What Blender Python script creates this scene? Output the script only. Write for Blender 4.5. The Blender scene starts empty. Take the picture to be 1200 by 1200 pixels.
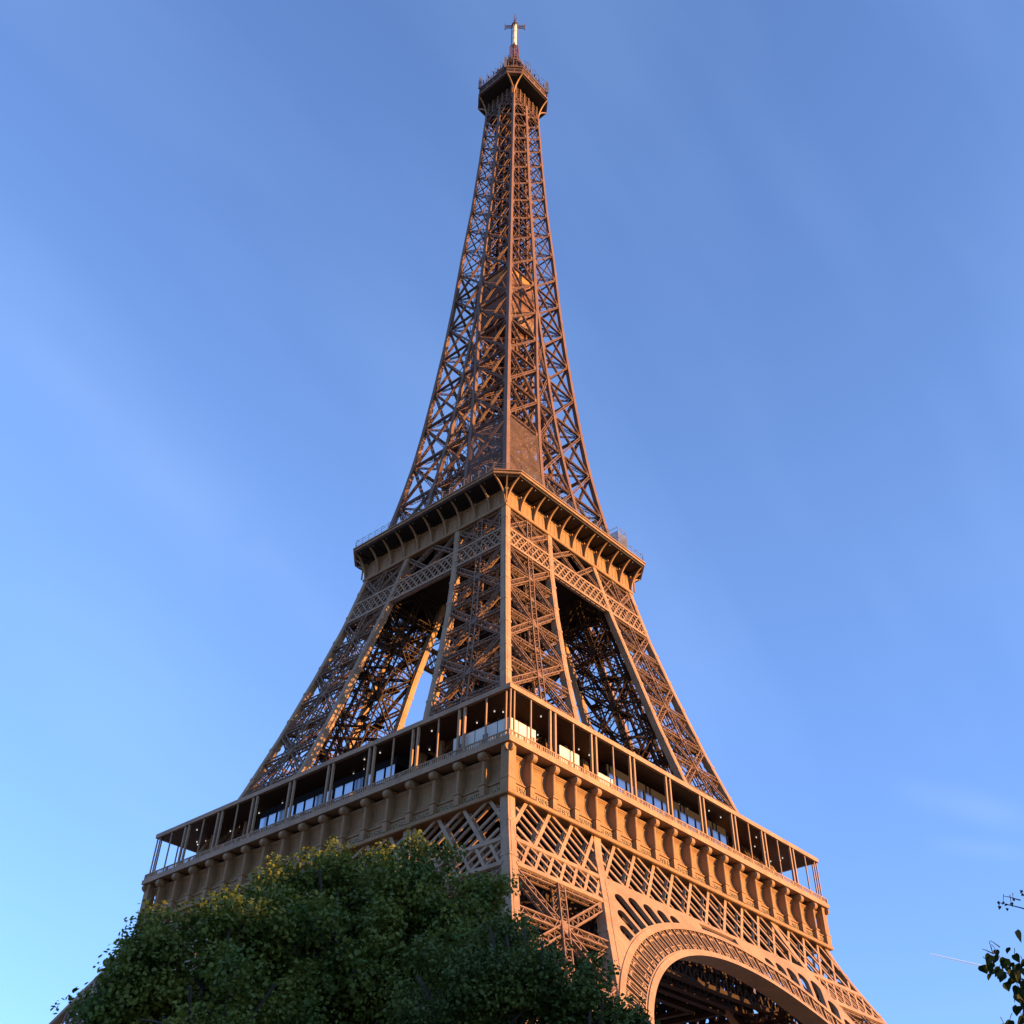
import bpy, math, random
import numpy as np
from mathutils import Vector, Matrix
sc = bpy.context.scene
COL = sc.collection
R = math.radians
rng = random.Random(7)

# ------------------------------------------------------------------ camera
cam = bpy.data.cameras.new("camera")
cam_o = bpy.data.objects.new("camera", cam)
COL.objects.link(cam_o)
sc.camera = cam_o
FW = Vector((0.55480025, 0.50019919, 0.66482888))
RT = Vector((0.66120477, -0.75010001, 0.01257895))
UP = Vector((-0.50498013, -0.43260922, 0.74688977))
CAM = Vector((-116.74594, -109.17607, 2.4446))
cam_o.matrix_world = Matrix(((RT.x, UP.x, -FW.x, CAM.x), (RT.y, UP.y, -FW.y, CAM.y),
                             (RT.z, UP.z, -FW.z, CAM.z), (0, 0, 0, 1)))
cam.sensor_width = 36
cam.lens = 1253.687 / 1200 * 36
cam.shift_x = -6.303 / 1200
cam.shift_y = -78.164 / 1200
cam.clip_start = 0.3
cam.clip_end = 20000

# ------------------------------------------------------------------ sky and sun
SUN_AZ = R(19)      # from the lit face's outward direction (-Y) towards +X
SUN_EL = R(9)
S = Vector((math.sin(SUN_AZ) * math.cos(SUN_EL), -math.cos(SUN_AZ) * math.cos(SUN_EL), math.sin(SUN_EL)))
world = bpy.data.worlds.new("World")
sc.world = world
world.use_nodes = True
nt = world.node_tree
nt.nodes.clear()
wo = nt.nodes.new("ShaderNodeOutputWorld")
bg = nt.nodes.new("ShaderNodeBackground")
sky = nt.nodes.new("ShaderNodeTexSky")
sky.sky_type = 'NISHITA'
sky.sun_disc = False
sky.sun_elevation = SUN_EL
sky.sun_rotation = math.atan2(S.x, S.y)
sky.air_density = 1.0
sky.dust_density = 0.25
sky.ozone_density = 1.6
bg.inputs['Strength'].default_value = 0.12
# thin cirrus drawn by direction over the sky, plus a slight tint
tc = nt.nodes.new("ShaderNodeTexCoord")
mp = nt.nodes.new("ShaderNodeMapping")
mp.inputs['Rotation'].default_value = (R(20), R(-25), R(-35))
mp.inputs['Scale'].default_value = (1.1, 5.5, 2.4)
nz = nt.nodes.new("ShaderNodeTexNoise")
nz.inputs['Scale'].default_value = 1.3
nz.inputs['Detail'].default_value = 3
nz.inputs['Roughness'].default_value = 0.45
ramp = nt.nodes.new("ShaderNodeMapRange")
ramp.inputs['From Min'].default_value = 0.42
ramp.inputs['From Max'].default_value = 0.85
ramp.inputs['To Max'].default_value = 0.07
tint = nt.nodes.new("ShaderNodeMix"); tint.data_type = 'RGBA'; tint.blend_type = 'MULTIPLY'
tint.inputs['Factor'].default_value = 1.0
tint.inputs['B'].default_value = (0.88, 1.0, 1.42, 1)
cl = nt.nodes.new("ShaderNodeMix"); cl.data_type = 'RGBA'
cl.inputs['B'].default_value = (2.6, 3.9, 6.0, 1)
nt.links.new(tc.outputs['Generated'], mp.inputs['Vector'])
nt.links.new(mp.outputs['Vector'], nz.inputs['Vector'])
nt.links.new(nz.outputs['Fac'], ramp.inputs['Value'])
nt.links.new(ramp.outputs['Result'], cl.inputs['Factor'])
nt.links.new(sky.outputs['Color'], tint.inputs['A'])
sep = nt.nodes.new("ShaderNodeSeparateXYZ"); nt.links.new(tc.outputs['Generated'], sep.inputs['Vector'])
lowr = nt.nodes.new("ShaderNodeMapRange")
lowr.inputs['From Min'].default_value = 0.05; lowr.inputs['From Max'].default_value = 0.6
lowr.inputs['To Min'].default_value = 1.0; lowr.inputs['To Max'].default_value = 0.0
nt.links.new(sep.outputs['Z'], lowr.inputs['Value'])
low = nt.nodes.new("ShaderNodeMix"); low.data_type = 'RGBA'; low.blend_type = 'MULTIPLY'
low.inputs['B'].default_value = (0.54, 0.66, 0.86, 1)
nt.links.new(lowr.outputs['Result'], low.inputs['Factor'])
nt.links.new(tint.outputs['Result'], low.inputs['A'])
nt.links.new(low.outputs['Result'], cl.inputs['A'])
def ray_dir(px, py): return (FW+RT*((px-606.3)/1253.687)-UP*((py-521.8)/1253.687)).normalized()
last = cl.outputs['Result']
for (p1, p2, wdt, amt) in (((0, 330), (360, 720), .08, .065), ((60, 430), (420, 770), .03, .04), ((1060, 925), (1200, 960), .02, .09), ((1100, 990), (1200, 1000), .012, .08), ((0, 1020), (8, 1021), .004, .0)):
    nrm = ray_dir(*p1).cross(ray_dir(*p2)).normalized()
    mid = (ray_dir(*p1)+ray_dir(*p2)).normalized()
    vm = nt.nodes.new("ShaderNodeVectorMath"); vm.operation = 'DOT_PRODUCT'; vm.inputs[1].default_value = nrm
    nt.links.new(tc.outputs['Generated'], vm.inputs[0])
    ab = nt.nodes.new("ShaderNodeMath"); ab.operation = 'ABSOLUTE'; nt.links.new(vm.outputs['Value'], ab.inputs[0])
    m1 = nt.nodes.new("ShaderNodeMapRange"); m1.interpolation_type = 'SMOOTHSTEP'
    m1.inputs['From Min'].default_value = 0; m1.inputs['From Max'].default_value = wdt
    m1.inputs['To Min'].default_value = amt; m1.inputs['To Max'].default_value = 0
    nt.links.new(ab.outputs['Value'], m1.inputs['Value'])
    v2 = nt.nodes.new("ShaderNodeVectorMath"); v2.operation = 'DOT_PRODUCT'; v2.inputs[1].default_value = mid
    nt.links.new(tc.outputs['Generated'], v2.inputs[0])
    half = (ray_dir(*p1)).dot(mid)
    m2 = nt.nodes.new("ShaderNodeMapRange"); m2.interpolation_type = 'SMOOTHSTEP'
    m2.inputs['From Min'].default_value = 1-(1-half)*2.2; m2.inputs['From Max'].default_value = 1-(1-half)*.2
    nt.links.new(v2.outputs['Value'], m2.inputs['Value'])
    nz3 = nt.nodes.new("ShaderNodeTexNoise"); nz3.inputs['Scale'].default_value = 9; nz3.inputs['Detail'].default_value = 4
    nt.links.new(tc.outputs['Generated'], nz3.inputs['Vector'])
    m3 = nt.nodes.new("ShaderNodeMapRange"); m3.inputs['From Min'].default_value = .3; m3.inputs['From Max'].default_value = .7
    m3.inputs['To Min'].default_value = .35
    nt.links.new(nz3.outputs['Fac'], m3.inputs['Value'])
    a1 = nt.nodes.new("ShaderNodeMath"); a1.operation = 'MULTIPLY'; nt.links.new(m1.outputs['Result'], a1.inputs[0]); nt.links.new(m2.outputs['Result'], a1.inputs[1])
    a2 = nt.nodes.new("ShaderNodeMath"); a2.operation = 'MULTIPLY'; nt.links.new(a1.outputs['Value'], a2.inputs[0]); nt.links.new(m3.outputs['Result'], a2.inputs[1])
    mxx = nt.nodes.new("ShaderNodeMix"); mxx.data_type = 'RGBA'; mxx.inputs['B'].default_value = (2.0, 2.6, 3.2, 1)
    nt.links.new(a2.outputs['Value'], mxx.inputs['Factor']); nt.links.new(last, mxx.inputs['A']); last = mxx.outputs['Result']
nt.links.new(last, bg.inputs['Color'])
nt.links.new(bg.outputs['Background'], wo.inputs['Surface'])
SKY_TINT = tint; SKY_CLOUD = cl

sun = bpy.data.lights.new("sun", 'SUN')
sun.energy = 4.7
sun.angle = R(0.5)
sun.color = (1.0, 0.49, 0.135)
sun_o = bpy.data.objects.new("sun", sun)
COL.objects.link(sun_o)
sun_o.rotation_euler = (-S).to_track_quat('-Z', 'Y').to_euler()

sc.view_settings.view_transform = 'Standard'
sc.view_settings.look = 'None'
sc.view_settings.gamma = 1
sc.view_settings.exposure = 1.54
sc.cycles.max_bounces = 5
sc.cycles.diffuse_bounces = 2
sc.cycles.transparent_max_bounces = 12

# ------------------------------------------------------------------ materials
def mat(name, col, rough=0.6, metal=0.0, noise=0.0, nscale=1.0, col2=None, bump=0.0, spec=0.4):
    m = bpy.data.materials.new(name)
    m.use_nodes = True
    n = m.node_tree
    b = n.nodes['Principled BSDF']
    b.inputs['Roughness'].default_value = rough
    b.inputs['Metallic'].default_value = metal
    b.inputs['Specular IOR Level'].default_value = spec
    b.inputs['Base Color'].default_value = (*col, 1)
    if noise or bump:
        t = n.nodes.new("ShaderNodeTexCoord")
        x = n.nodes.new("ShaderNodeTexNoise")
        x.inputs['Scale'].default_value = nscale
        x.inputs['Detail'].default_value = 6
        x.inputs['Roughness'].default_value = 0.65
        n.links.new(t.outputs['Object'], x.inputs['Vector'])
        if noise:
            r = n.nodes.new("ShaderNodeMapRange")
            r.inputs['From Min'].default_value = 0.35
            r.inputs['From Max'].default_value = 0.65
            n.links.new(x.outputs['Fac'], r.inputs['Value'])
            k = n.nodes.new("ShaderNodeMix"); k.data_type = 'RGBA'
            c2 = col2 or tuple(c * (1 - noise) for c in col)
            k.inputs['A'].default_value = (*col, 1)
            k.inputs['B'].default_value = (*c2, 1)
            n.links.new(r.outputs['Result'], k.inputs['Factor'])
            mp2 = n.nodes.new("ShaderNodeMapping"); mp2.inputs['Scale'].default_value = (3.0, 3.0, .45)
            x2 = n.nodes.new("ShaderNodeTexNoise"); x2.inputs['Scale'].default_value = 1.0; x2.inputs['Detail'].default_value = 8
            x2.inputs['Roughness'].default_value = .7
            n.links.new(t.outputs['Object'], mp2.inputs['Vector']); n.links.new(mp2.outputs['Vector'], x2.inputs['Vector'])
            r2_ = n.nodes.new("ShaderNodeMapRange"); r2_.inputs['From Min'].default_value = .38; r2_.inputs['From Max'].default_value = .66
            r2_.inputs['To Min'].default_value = .0; r2_.inputs['To Max'].default_value = min(1, noise*1.3)
            n.links.new(x2.outputs['Fac'], r2_.inputs['Value'])
            k2 = n.nodes.new("ShaderNodeMix"); k2.data_type = 'RGBA'
            k2.inputs['B'].default_value = (col[0]*.42, col[1]*.36, col[2]*.36, 1)
            n.links.new(r2_.outputs['Result'], k2.inputs['Factor']); n.links.new(k.outputs['Result'], k2.inputs['A'])
            n.links.new(k2.outputs['Result'], b.inputs['Base Color'])
        if bump:
            u = n.nodes.new("ShaderNodeBump")
            u.inputs['Strength'].default_value = bump
            n.links.new(x.outputs['Fac'], u.inputs['Height'])
            n.links.new(u.outputs['Normal'], b.inputs['Normal'])
    return m

IRON = mat("iron_paint", (0.370, 0.240, 0.140), 0.55, noise=0.30, nscale=0.35, spec=0.2)
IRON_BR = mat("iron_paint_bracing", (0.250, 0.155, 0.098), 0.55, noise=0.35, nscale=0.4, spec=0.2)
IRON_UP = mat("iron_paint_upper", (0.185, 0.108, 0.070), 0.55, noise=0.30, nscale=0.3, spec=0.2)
IRON_SHADED = mat("iron_paint_shaded", (0.052, 0.030, 0.018), 0.65, noise=0.4, nscale=0.4, spec=0.15)  # same iron, with the shade of the interior put into a darker colour
FRIEZE = mat("frieze_paint", (0.300, 0.180, 0.088), 0.55, noise=0.20, nscale=0.7, spec=0.15)
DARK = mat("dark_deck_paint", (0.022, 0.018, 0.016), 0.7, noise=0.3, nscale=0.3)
GOLD = mat("letter_gold", (0.30, 0.22, 0.11), 0.5)
WHITEP = mat("white_panel", (0.55, 0.55, 0.50), 0.6, noise=0.08, nscale=0.8)
GREYP = mat("grey_panel", (0.014, 0.014, 0.015), 0.8, spec=0.05)
MASTW = mat("mast_white", (0.66, 0.62, 0.52), 0.4)
MASTR = mat("mast_red", (0.16, 0.06, 0.045), 0.5)
ANT = mat("antenna_grey", (0.10, 0.09, 0.09), 0.5)
STEEL = mat("galvanised_steel", (0.15, 0.15, 0.155), 0.5)
RUSTP = mat("brown_cladding", (0.17, 0.075, 0.04), 0.6, noise=0.35, nscale=0.6)
AMBER = mat("amber_cladding", (0.42, 0.19, 0.035), 0.6, noise=0.3, nscale=1.0)
STONE = mat("stone_plinth", (0.36, 0.33, 0.28), 0.8, noise=0.2, nscale=0.7)
CONTR = mat("ice_white", (0.55, 0.85, 1.0), 1.0)

def soffit_mat():
    m = mat("slatted_ceiling", (0.06, 0.035, 0.025), 0.6)
    n = m.node_tree; b = n.nodes['Principled BSDF']
    t = n.nodes.new("ShaderNodeTexCoord")
    w = n.nodes.new("ShaderNodeTexWave"); w.wave_type = 'BANDS'; w.bands_direction = 'X'
    w.inputs['Scale'].default_value = 0.8; w.inputs['Distortion'].default_value = 0
    c = n.nodes.new("ShaderNodeValToRGB")
    c.color_ramp.elements[0].position = 0.35; c.color_ramp.elements[0].color = (0.012, 0.008, 0.006, 1)
    c.color_ramp.elements[1].position = 0.55; c.color_ramp.elements[1].color = (0.10, 0.05, 0.032, 1)
    n.links.new(t.outputs['Object'], w.inputs['Vector'])
    n.links.new(w.outputs['Fac'], c.inputs['Fac'])
    n.links.new(c.outputs['Color'], b.inputs['Base Color'])
    return m
SOFFIT = soffit_mat()

def lamp_mat():
    m = bpy.data.materials.new("downlight_glow"); m.use_nodes = True
    b = m.node_tree.nodes['Principled BSDF']
    b.inputs['Base Color'].default_value = (0.8, 0.8, 0.75, 1)
    b.inputs['Emission Color'].default_value = (1, 0.92, 0.8, 1)
    b.inputs['Emission Strength'].default_value = 0.28
    return m
LAMP = lamp_mat()

def glass_mat():
    m = bpy.data.materials.new("pavilion_glass"); m.use_nodes = True
    b = m.node_tree.nodes['Principled BSDF']
    b.inputs['Base Color'].default_value = (0.36, 0.37, 0.39, 1)
    b.inputs['Metallic'].default_value = 1.0
    b.inputs['Roughness'].default_value = 0.15
    return m
GLASS = glass_mat()

def net_mat(name, col, dens, sx, sy):
    m = bpy.data.materials.new(name); m.use_nodes = True
    n = m.node_tree; b = n.nodes['Principled BSDF']
    b.inputs['Base Color'].default_value = (*col, 1); b.inputs['Roughness'].default_value = 0.8
    o = n.nodes['Material Output']
    tr = n.nodes.new("ShaderNodeBsdfTransparent")
    mx = n.nodes.new("ShaderNodeMixShader")
    t = n.nodes.new("ShaderNodeTexCoord")
    x = n.nodes.new("ShaderNodeTexNoise"); x.inputs['Scale'].default_value = 0.5; x.inputs['Detail'].default_value = 5
    r = n.nodes.new("ShaderNodeMapRange")
    r.inputs['From Min'].default_value = 0.3; r.inputs['From Max'].default_value = 0.7
    r.inputs['To Min'].default_value = dens - 0.12; r.inputs['To Max'].default_value = dens + 0.12
    n.links.new(t.outputs['Object'], x.inputs['Vector'])
    n.links.new(x.outputs['Fac'], r.inputs['Value'])
    n.links.new(r.outputs['Result'], mx.inputs['Fac'])
    n.links.new(tr.outputs['BSDF'], mx.inputs[1])
    n.links.new(b.outputs['BSDF'], mx.inputs[2])
    n.links.new(mx.outputs['Shader'], o.inputs['Surface'])
    return m
NET = net_mat("brown_netting", (0.10, 0.058, 0.036), 0.52, 1, 1)
NETG = net_mat("grey_netting", (0.10, 0.10, 0.11), 0.6, 1, 1)
MESHP = net_mat("cage_mesh", (0.22, 0.16, 0.13), 0.35, 1, 1)

# ------------------------------------------------------------------ mesh builder
class MB:
    def __init__(s):
        s.v = []; s.f = []; s.n = 0
    def add(s, vs, fs):
        b = s.n
        s.v.extend(vs); s.n += len(vs)
        s.f.extend([tuple(i + b for i in f) for f in fs])
    def bar(s, A, B, w, d, n=(0, -1, 0), caps=True):
        ax, ay, az = B[0]-A[0], B[1]-A[1], B[2]-A[2]
        L = math.sqrt(ax*ax+ay*ay+az*az)
        if L < 1e-6: return
        ax /= L; ay /= L; az /= L
        nx, ny, nz_ = n
        sx, sy, sz = ay*nz_-az*ny, az*nx-ax*nz_, ax*ny-ay*nx
        l = math.sqrt(sx*sx+sy*sy+sz*sz)
        if l < 1e-5:
            nx, ny, nz_ = (1, 0, 0) if abs(ax) < .9 else (0, 1, 0)
            sx, sy, sz = ay*nz_-az*ny, az*nx-ax*nz_, ax*ny-ay*nx
            l = math.sqrt(sx*sx+sy*sy+sz*sz)
        sx /= l; sy /= l; sz /= l
        tx, ty, tz = sy*az-sz*ay, sz*ax-sx*az, sx*ay-sy*ax
        w *= .5; d *= .5
        sx *= w; sy *= w; sz *= w; tx *= d; ty *= d; tz *= d
        vs = []
        for P in (A, B):
            for (i, j) in ((-1, -1), (1, -1), (1, 1), (-1, 1)):
                vs.append((P[0]+i*sx+j*tx, P[1]+i*sy+j*ty, P[2]+i*sz+j*tz))
        fs = [(0, 1, 5, 4), (1, 2, 6, 5), (2, 3, 7, 6), (3, 0, 4, 7)]
        if caps: fs += [(3, 2, 1, 0), (4, 5, 6, 7)]
        s.add(vs, fs)
    def box(s, x0, x1, y0, y1, z0, z1):
        s.add([(x0, y0, z0), (x1, y0, z0), (x1, y1, z0), (x0, y1, z0), (x0, y0, z1), (x1, y0, z1), (x1, y1, z1), (x0, y1, z1)],
              [(3, 2, 1, 0), (4, 5, 6, 7), (0, 1, 5, 4), (1, 2, 6, 5), (2, 3, 7, 6), (3, 0, 4, 7)])
    def sweep(s, rings, closed=True, caps=True):
        m = len(rings[0]); b = s.n
        for r in rings: s.v.extend(r)
        s.n += m * len(rings)
        for k in range(len(rings)-1):
            for i in range(m if closed else m-1):
                j = (i+1) % m
                s.f.append((b+k*m+i, b+k*m+j, b+(k+1)*m+j, b+(k+1)*m+i))
        if caps and closed:
            s.f.append(tuple(b+i for i in reversed(range(m))))
            s.f.append(tuple(b+(len(rings)-1)*m+i for i in range(m)))
    def cyl(s, A, B, r0, r1=None, seg=8):
        r1 = r0 if r1 is None else r1
        A = Vector(A); B = Vector(B); a = (B-A).normalized()
        t = Vector((0, 0, 1)) if abs(a.z) < .9 else Vector((1, 0, 0))
        u = a.cross(t).normalized(); v = a.cross(u)
        rings = []
        for P, r in ((A, r0), (B, r1)):
            rings.append([tuple(P+u*(r*math.cos(2*math.pi*k/seg))+v*(r*math.sin(2*math.pi*k/seg))) for k in range(seg)])
        s.sweep(rings)
    def lat(s, A, B, W, n, pitch=1.0, c=0.12, l=0.07, D=0.0, cross=False):
        """lattice girder: chords along both edges (front and back when D>0) joined by zigzag lacing"""
        A = Vector(A); B = Vector(B); n = Vector(n)
        a = B-A; L = a.length; a /= L
        sd = a.cross(n)
        if sd.length < 1e-5: sd = a.cross(Vector((1, 0, 0)))
        sd.normalize(); nn = sd.cross(a).normalized()
        k = max(2, int(round(L/pitch)))
        offs = (0.0,) if D == 0 else (-D/2, D/2)
        h = W/2-c/2
        for o in offs:
            for q in (-h, h):
                s.bar(A+sd*q+nn*o, B+sd*q+nn*o, c, c*1.3 if D else c*2.0, n, False)
            for i in range(k):
                e0 = -h if i % 2 == 0 else h
                p0 = A+a*(L*i/k)+sd*e0+nn*o
                p1 = A+a*(L*(i+1)/k)-sd*e0+nn*o
                s.bar(p0, p1, l, l, n, False)
                if cross:
                    s.bar(A+a*(L*i/k)-sd*e0+nn*o, A+a*(L*(i+1)/k)+sd*e0+nn*o, l, l, n, False)
        if D:
            for q in (-h, h):
                for i in range(k):
                    e0 = -D/2 if i % 2 == 0 else D/2
                    s.bar(A+a*(L*i/k)+sd*q+nn*e0, A+a*(L*(i+1)/k)+sd*q-nn*e0, l, l, sd, False)
    def build(s, name, m, parent=None, mat2=None):
        me = bpy.data.meshes.new(name)
        me.from_pydata([tuple(p) for p in s.v], [], s.f)
        me.materials.append(m)
        me.update()
        o = bpy.data.objects.new(name, me)
        COL.objects.link(o)
        if parent: o.parent = parent
        return o

def tag(o, label=None, cat=None, group=None, kind=None):
    if label: o['label'] = label
    if cat: o['category'] = cat
    if group: o['group'] = group
    if kind: o['kind'] = kind
    return o
def empty(name, loc=(0, 0, 0)):
    o = bpy.data.objects.new(name, None); COL.objects.link(o); o.location = loc
    o.empty_display_size = 1
    return o
KIDS = {}
def kids(o):
    return [c for c in COL.objects if c.parent == o]
def copy_part(o, parent, rot):
    """copy a part and its sub-parts, turned about the tower's axis"""
    c = o.copy(); COL.objects.link(c); c.parent = parent
    if rot: c.rotation_euler.z = rot
    for ch in kids(o):
        d = ch.copy(); COL.objects.link(d); d.parent = c
    return c
def around(o, parent, n=4):
    for k in range(1, n): copy_part(o, parent, k*math.pi/2)

# ------------------------------------------------------------------ the setting
def ground_mat():
    m = mat("sandy_ground", (0.24, 0.21, 0.16), 0.95, noise=0.35, nscale=0.08)
    return m
g = MB()
g.add([(-6000, -6000, 0), (6000, -6000, 0), (6000, 6000, 0), (-6000, 6000, 0)], [(0, 1, 2, 3)])
tag(g.build("ground", ground_mat()), kind="structure")
g = MB()
lawn = [(-150, -150), (-70, -150), (-70, -70), (-150, -70)]
g.add([(x, y, 0.004) for x, y in lawn], [(0, 1, 2, 3)])
tag(g.build("lawn", mat("lawn_green", (0.05, 0.09, 0.025), 0.95, noise=0.3, nscale=0.5)), kind="structure")

# ------------------------------------------------------------------ tower profile (outer corner H, inner edge W)
ZH = [0, 20, 29, 35, 38.5, 42, 44.7, 47.6, 50.2, 52, 57, 63, 70.5, 80.3, 91.7, 100.7, 110.3, 116, 123.7, 130, 138.5, 147.4, 158, 172, 186, 202, 222, 243, 263, 272]
HH = [62.5, 51.4, 46.1, 42.8, 40.8, 38.9, 37.4, 35.9, 34.8, 34.2, 32.3, 29.9, 27.2, 24.2, 21.15, 18.9, 17.0, 15.95, 14.55, 13.55, 12.4, 11.5, 10.6, 9.55, 8.7, 7.95, 6.8, 5.95, 5.3, 5.2]
ZW = [0, 29, 35, 41.4, 45, 51.3, 57, 63, 71, 80.5, 91, 100.5, 110.3, 116, 127, 136.5, 147, 157, 168, 177.6]
WW = [46.5, 30.6, 27.2, 23.4, 21.4, 18.4, 16.2, 14.3, 12.2, 10.75, 9.1, 7.3, 5.5, 5.0, 3.9, 3.0, 2.1, 1.4, 0.6, 0.02]
def H(z): return float(np.interp(z, ZH, HH))
def W(z): return float(np.interp(z, ZW, WW))
def slope(z): return (H(z+.5)-H(z-.5))
def nY(z):
    s = slope(z); l = math.sqrt(1+s*s)
    return (0, -1/l, -s/l)

def post(mb, fx, fy, z0, z1, p0, p1, dz=1.5):
    n = max(2, int((z1-z0)/dz)); rings = []
    for k in range(n+1):
        z = z0+(z1-z0)*k/n; p = (p0+(p1-p0)*k/n)
        x, y = fx(z, p), fy(z, p)
        rings.append([(x-p/2, y-p/2, z), (x+p/2, y-p/2, z), (x+p/2, y+p/2, z), (x-p/2, y+p/2, z)])
    mb.sweep(rings)
def cH(z, p): return -(H(z)-p/2)
def cW(z, p): return -(W(z)+p/2)

tower = empty("lattice_tower")
tag(tower, "towering brown iron lattice tower with curved legs, lit orange on its right face", "tower")

# faces of the pillar in the (-,-) quadrant; each maps (t, z) with t=0 at the outer corner post, t=1 at the inner one
def face_fns(p):
    def oy(t, z):
        a, b = cH(z, p), cW(z, p); return (a+(b-a)*t, a, z)
    def ox(t, z):
        a, b = cH(z, p), cW(z, p); return (a, a+(b-a)*t, z)
    def iy(t, z):
        a, b = cH(z, p), cW(z, p); return (a+(b-a)*t, b, z)
    def ix(t, z):
        a, b = cH(z, p), cW(z, p); return (b, a+(b-a)*t, z)
    return [(oy, (0, -1, .4)), (ox, (-1, 0, .4)), (iy, (0, 1, -.3)), (ix, (1, 0, -.3))]

def gusset(mb, P, n, r, d):
    n = Vector(n).normalized(); t = Vector((0, 0, 1)); u = n.cross(t).normalized(); v = u.cross(n)
    P = Vector(P)
    k = 8
    rings = []
    for o in (-d/2, d/2):
        rings.append([tuple(P+n*o+u*(r*math.cos(2*math.pi*(i+.5)/k))+v*(r*math.sin(2*math.pi*(i+.5)/k))) for i in range(k)])
    mb.sweep(rings)

def pillar(levels, p, kind, z0, z1):
    core = MB()
    fns = face_fns(p)
    # horizontal frames between levels, lift tracks, stairs
    for z in levels:
        q = [fns[0][0](0, z), fns[0][0](1, z), fns[3][0](1, z), fns[1][0](1, z)]
        core.lat(q[0], q[2], .7, (0, 0, 1), 1.4, .12, .08)
        core.lat(q[1], q[3], .7, (0, 0, 1), 1.4, .12, .08)
        mids = [tuple((q[i][k]+q[(i+1) % 4][k])/2 for k in range(3)) for i in range(4)]
        for i in range(4):
            core.lat(mids[i], mids[(i+1) % 4], .5, (0, 0, 1), 1.2, .1, .06)
    cz = lambda z: -(H(z)+W(z))/2
    for sx, sy in ((-1.6, 1.6), (1.6, -1.6), (-2.6, -.4), (-.4, -2.6)):
        pts = [(cz(z)+sx, cz(z)+sy, z) for z in np.linspace(z0, z1, 12)]
        for a, b in zip(pts[:-1], pts[1:]):
            core.lat(a, b, 1.0, (1, 1, .6), .9, .14, .08)
    z = z0+1
    while z < z1-2:
        a = (cz(z)-1.6, cz(z)+1.6, z); b = (cz(z)+1.6, cz(z)-1.6, z)
        core.bar(a, b, .12, .25, (0, 0, 1))
        z += 1.4
    # stair flights that zigzag up inside the pillar
    z = z0+2; k = 0
    while z < z1-5:
        c = cz(z); c2 = cz(z+3.2)
        sgn = 1 if k % 2 else -1
        a = (c+2.6*sgn+2.2, c+3.0, z); b = (c2-2.6*sgn+2.2, c2+3.0, z+3.2)
        core.lat(a, b, 1.0, (0, 1, 0), .5, .1, .05)
        core.bar((b[0], b[1]-.9, b[2]), (b[0], b[1]+.9, b[2]), 1.5, .12, (0, 0, 1))
        core.bar((b[0]-.7, b[1]-.9, b[2]+1), (b[0]+.7, b[1]-.9, b[2]+1), .06, .06)
        core.bar(a, (a[0], a[1], a[2]-2.6), .12, .12)
        z += 3.2; k += 1
    # landings and pipes
    for z in np.arange(z0+4, z1-4, 7.5):
        c = cz(z)
        core.box(c-3.4, c-1.2, c-1.0, c+1.4, z, z+.25)
        core.box(c-3.2, c-2.0, c-.8, c+.2, z+.25, z+1.9)
    for k in range(5):
        t0, t1 = rng.random()*.7+.15, rng.random()*.7+.15
        a = fns[0][0](t0, z0+1); b = fns[0][0](t0, z1-1)
        oy = 2+3*rng.random()
        core.bar((a[0], a[1]+oy, a[2]), (b[0], b[1]+oy, b[2]), .16, .16, (1, 0, 0), False)
    root = core.build(kind, IRON_SHADED, tower)
    for i, (fx, fy) in enumerate(((cH, cH), (cW, cH), (cH, cW), (cW, cW))):
        m = MB(); post(m, fx, fy, z0, z1, p, p)
        # riveted centre strips and splice bands standing proud of the box
        n_ = max(2, int((z1-z0)/1.5))
        for (wx, wy) in ((p*.5, p+.09), (p+.09, p*.5)):
            rr_ = []
            for k in range(n_+1):
                z = z0+(z1-z0)*k/n_; x, y = fx(z, p), fy(z, p)
                rr_.append([(x-wx/2, y-wy/2, z), (x+wx/2, y-wy/2, z), (x+wx/2, y+wy/2, z), (x-wx/2, y+wy/2, z)])
            m.sweep(rr_)
        z = z0+2
        while z < z1-1:
            rr_ = []
            for zz in (z-.22, z+.22):
                x, y = fx(zz, p), fy(zz, p); q = p/2+.075
                rr_.append([(x-q, y-q, zz), (x+q, y-q, zz), (x+q, y+q, zz), (x-q, y+q, zz)])
            m.sweep(rr_); z += 4.95
        m.build("corner_post", IRON, root)
    for fi, (F, n) in enumerate(fns):
        m = MB()
        for za, zb in zip(levels[:-1], levels[1:]):
            zc = (za+zb)/2
            WD = .95; DD = .6
            inner = fi >= 2
            fnc = F
            m.lat(F(0, za), F(1, zb), WD, n, .8, .15, .08, 0 if inner else DD)
            m.lat(F(1, za), F(0, zb), WD, n, .8, .15, .08, 0 if inner else DD)
            m.lat(F(0, zc), F(1, zc), 1.0, n, .8, .15, .08, 0 if inner else DD)
            m.lat(F(0, zb), F(1, zb), 1.0, n, .8, .15, .08, 0 if inner else DD)
            m.lat(F(.5, za), F(.5, zb), 1.1, n, .75, .14, .08, 0 if inner else .9)
            gusset(m, F(.5, zc), n, .75, .9)
            gusset(m, F(.5, zb), n, .45, .85)
            for t, sgt in ((0, 1), (1, -1)):
                # splice plates just outside the post, where the crosses meet it
                for zz in (za, zb):
                    for q in (.055,):
                        m.bar(F(t+sgt*q*.8, zz-.9), F(t+sgt*q*.8, zz+.9), .9, .66, n)
            # secondary bars halving the crosses
            m.lat(F(0, za+(zb-za)*.5), F(.25, za+(zb-za)*.25), .35, n, .6, .07, .05)
            m.lat(F(1, za+(zb-za)*.5), F(.75, za+(zb-za)*.25), .35, n, .6, .07, .05)
        m.build("cross_bracing", IRON_SHADED if fi >= 2 else IRON_BR, root)
    return root

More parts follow.
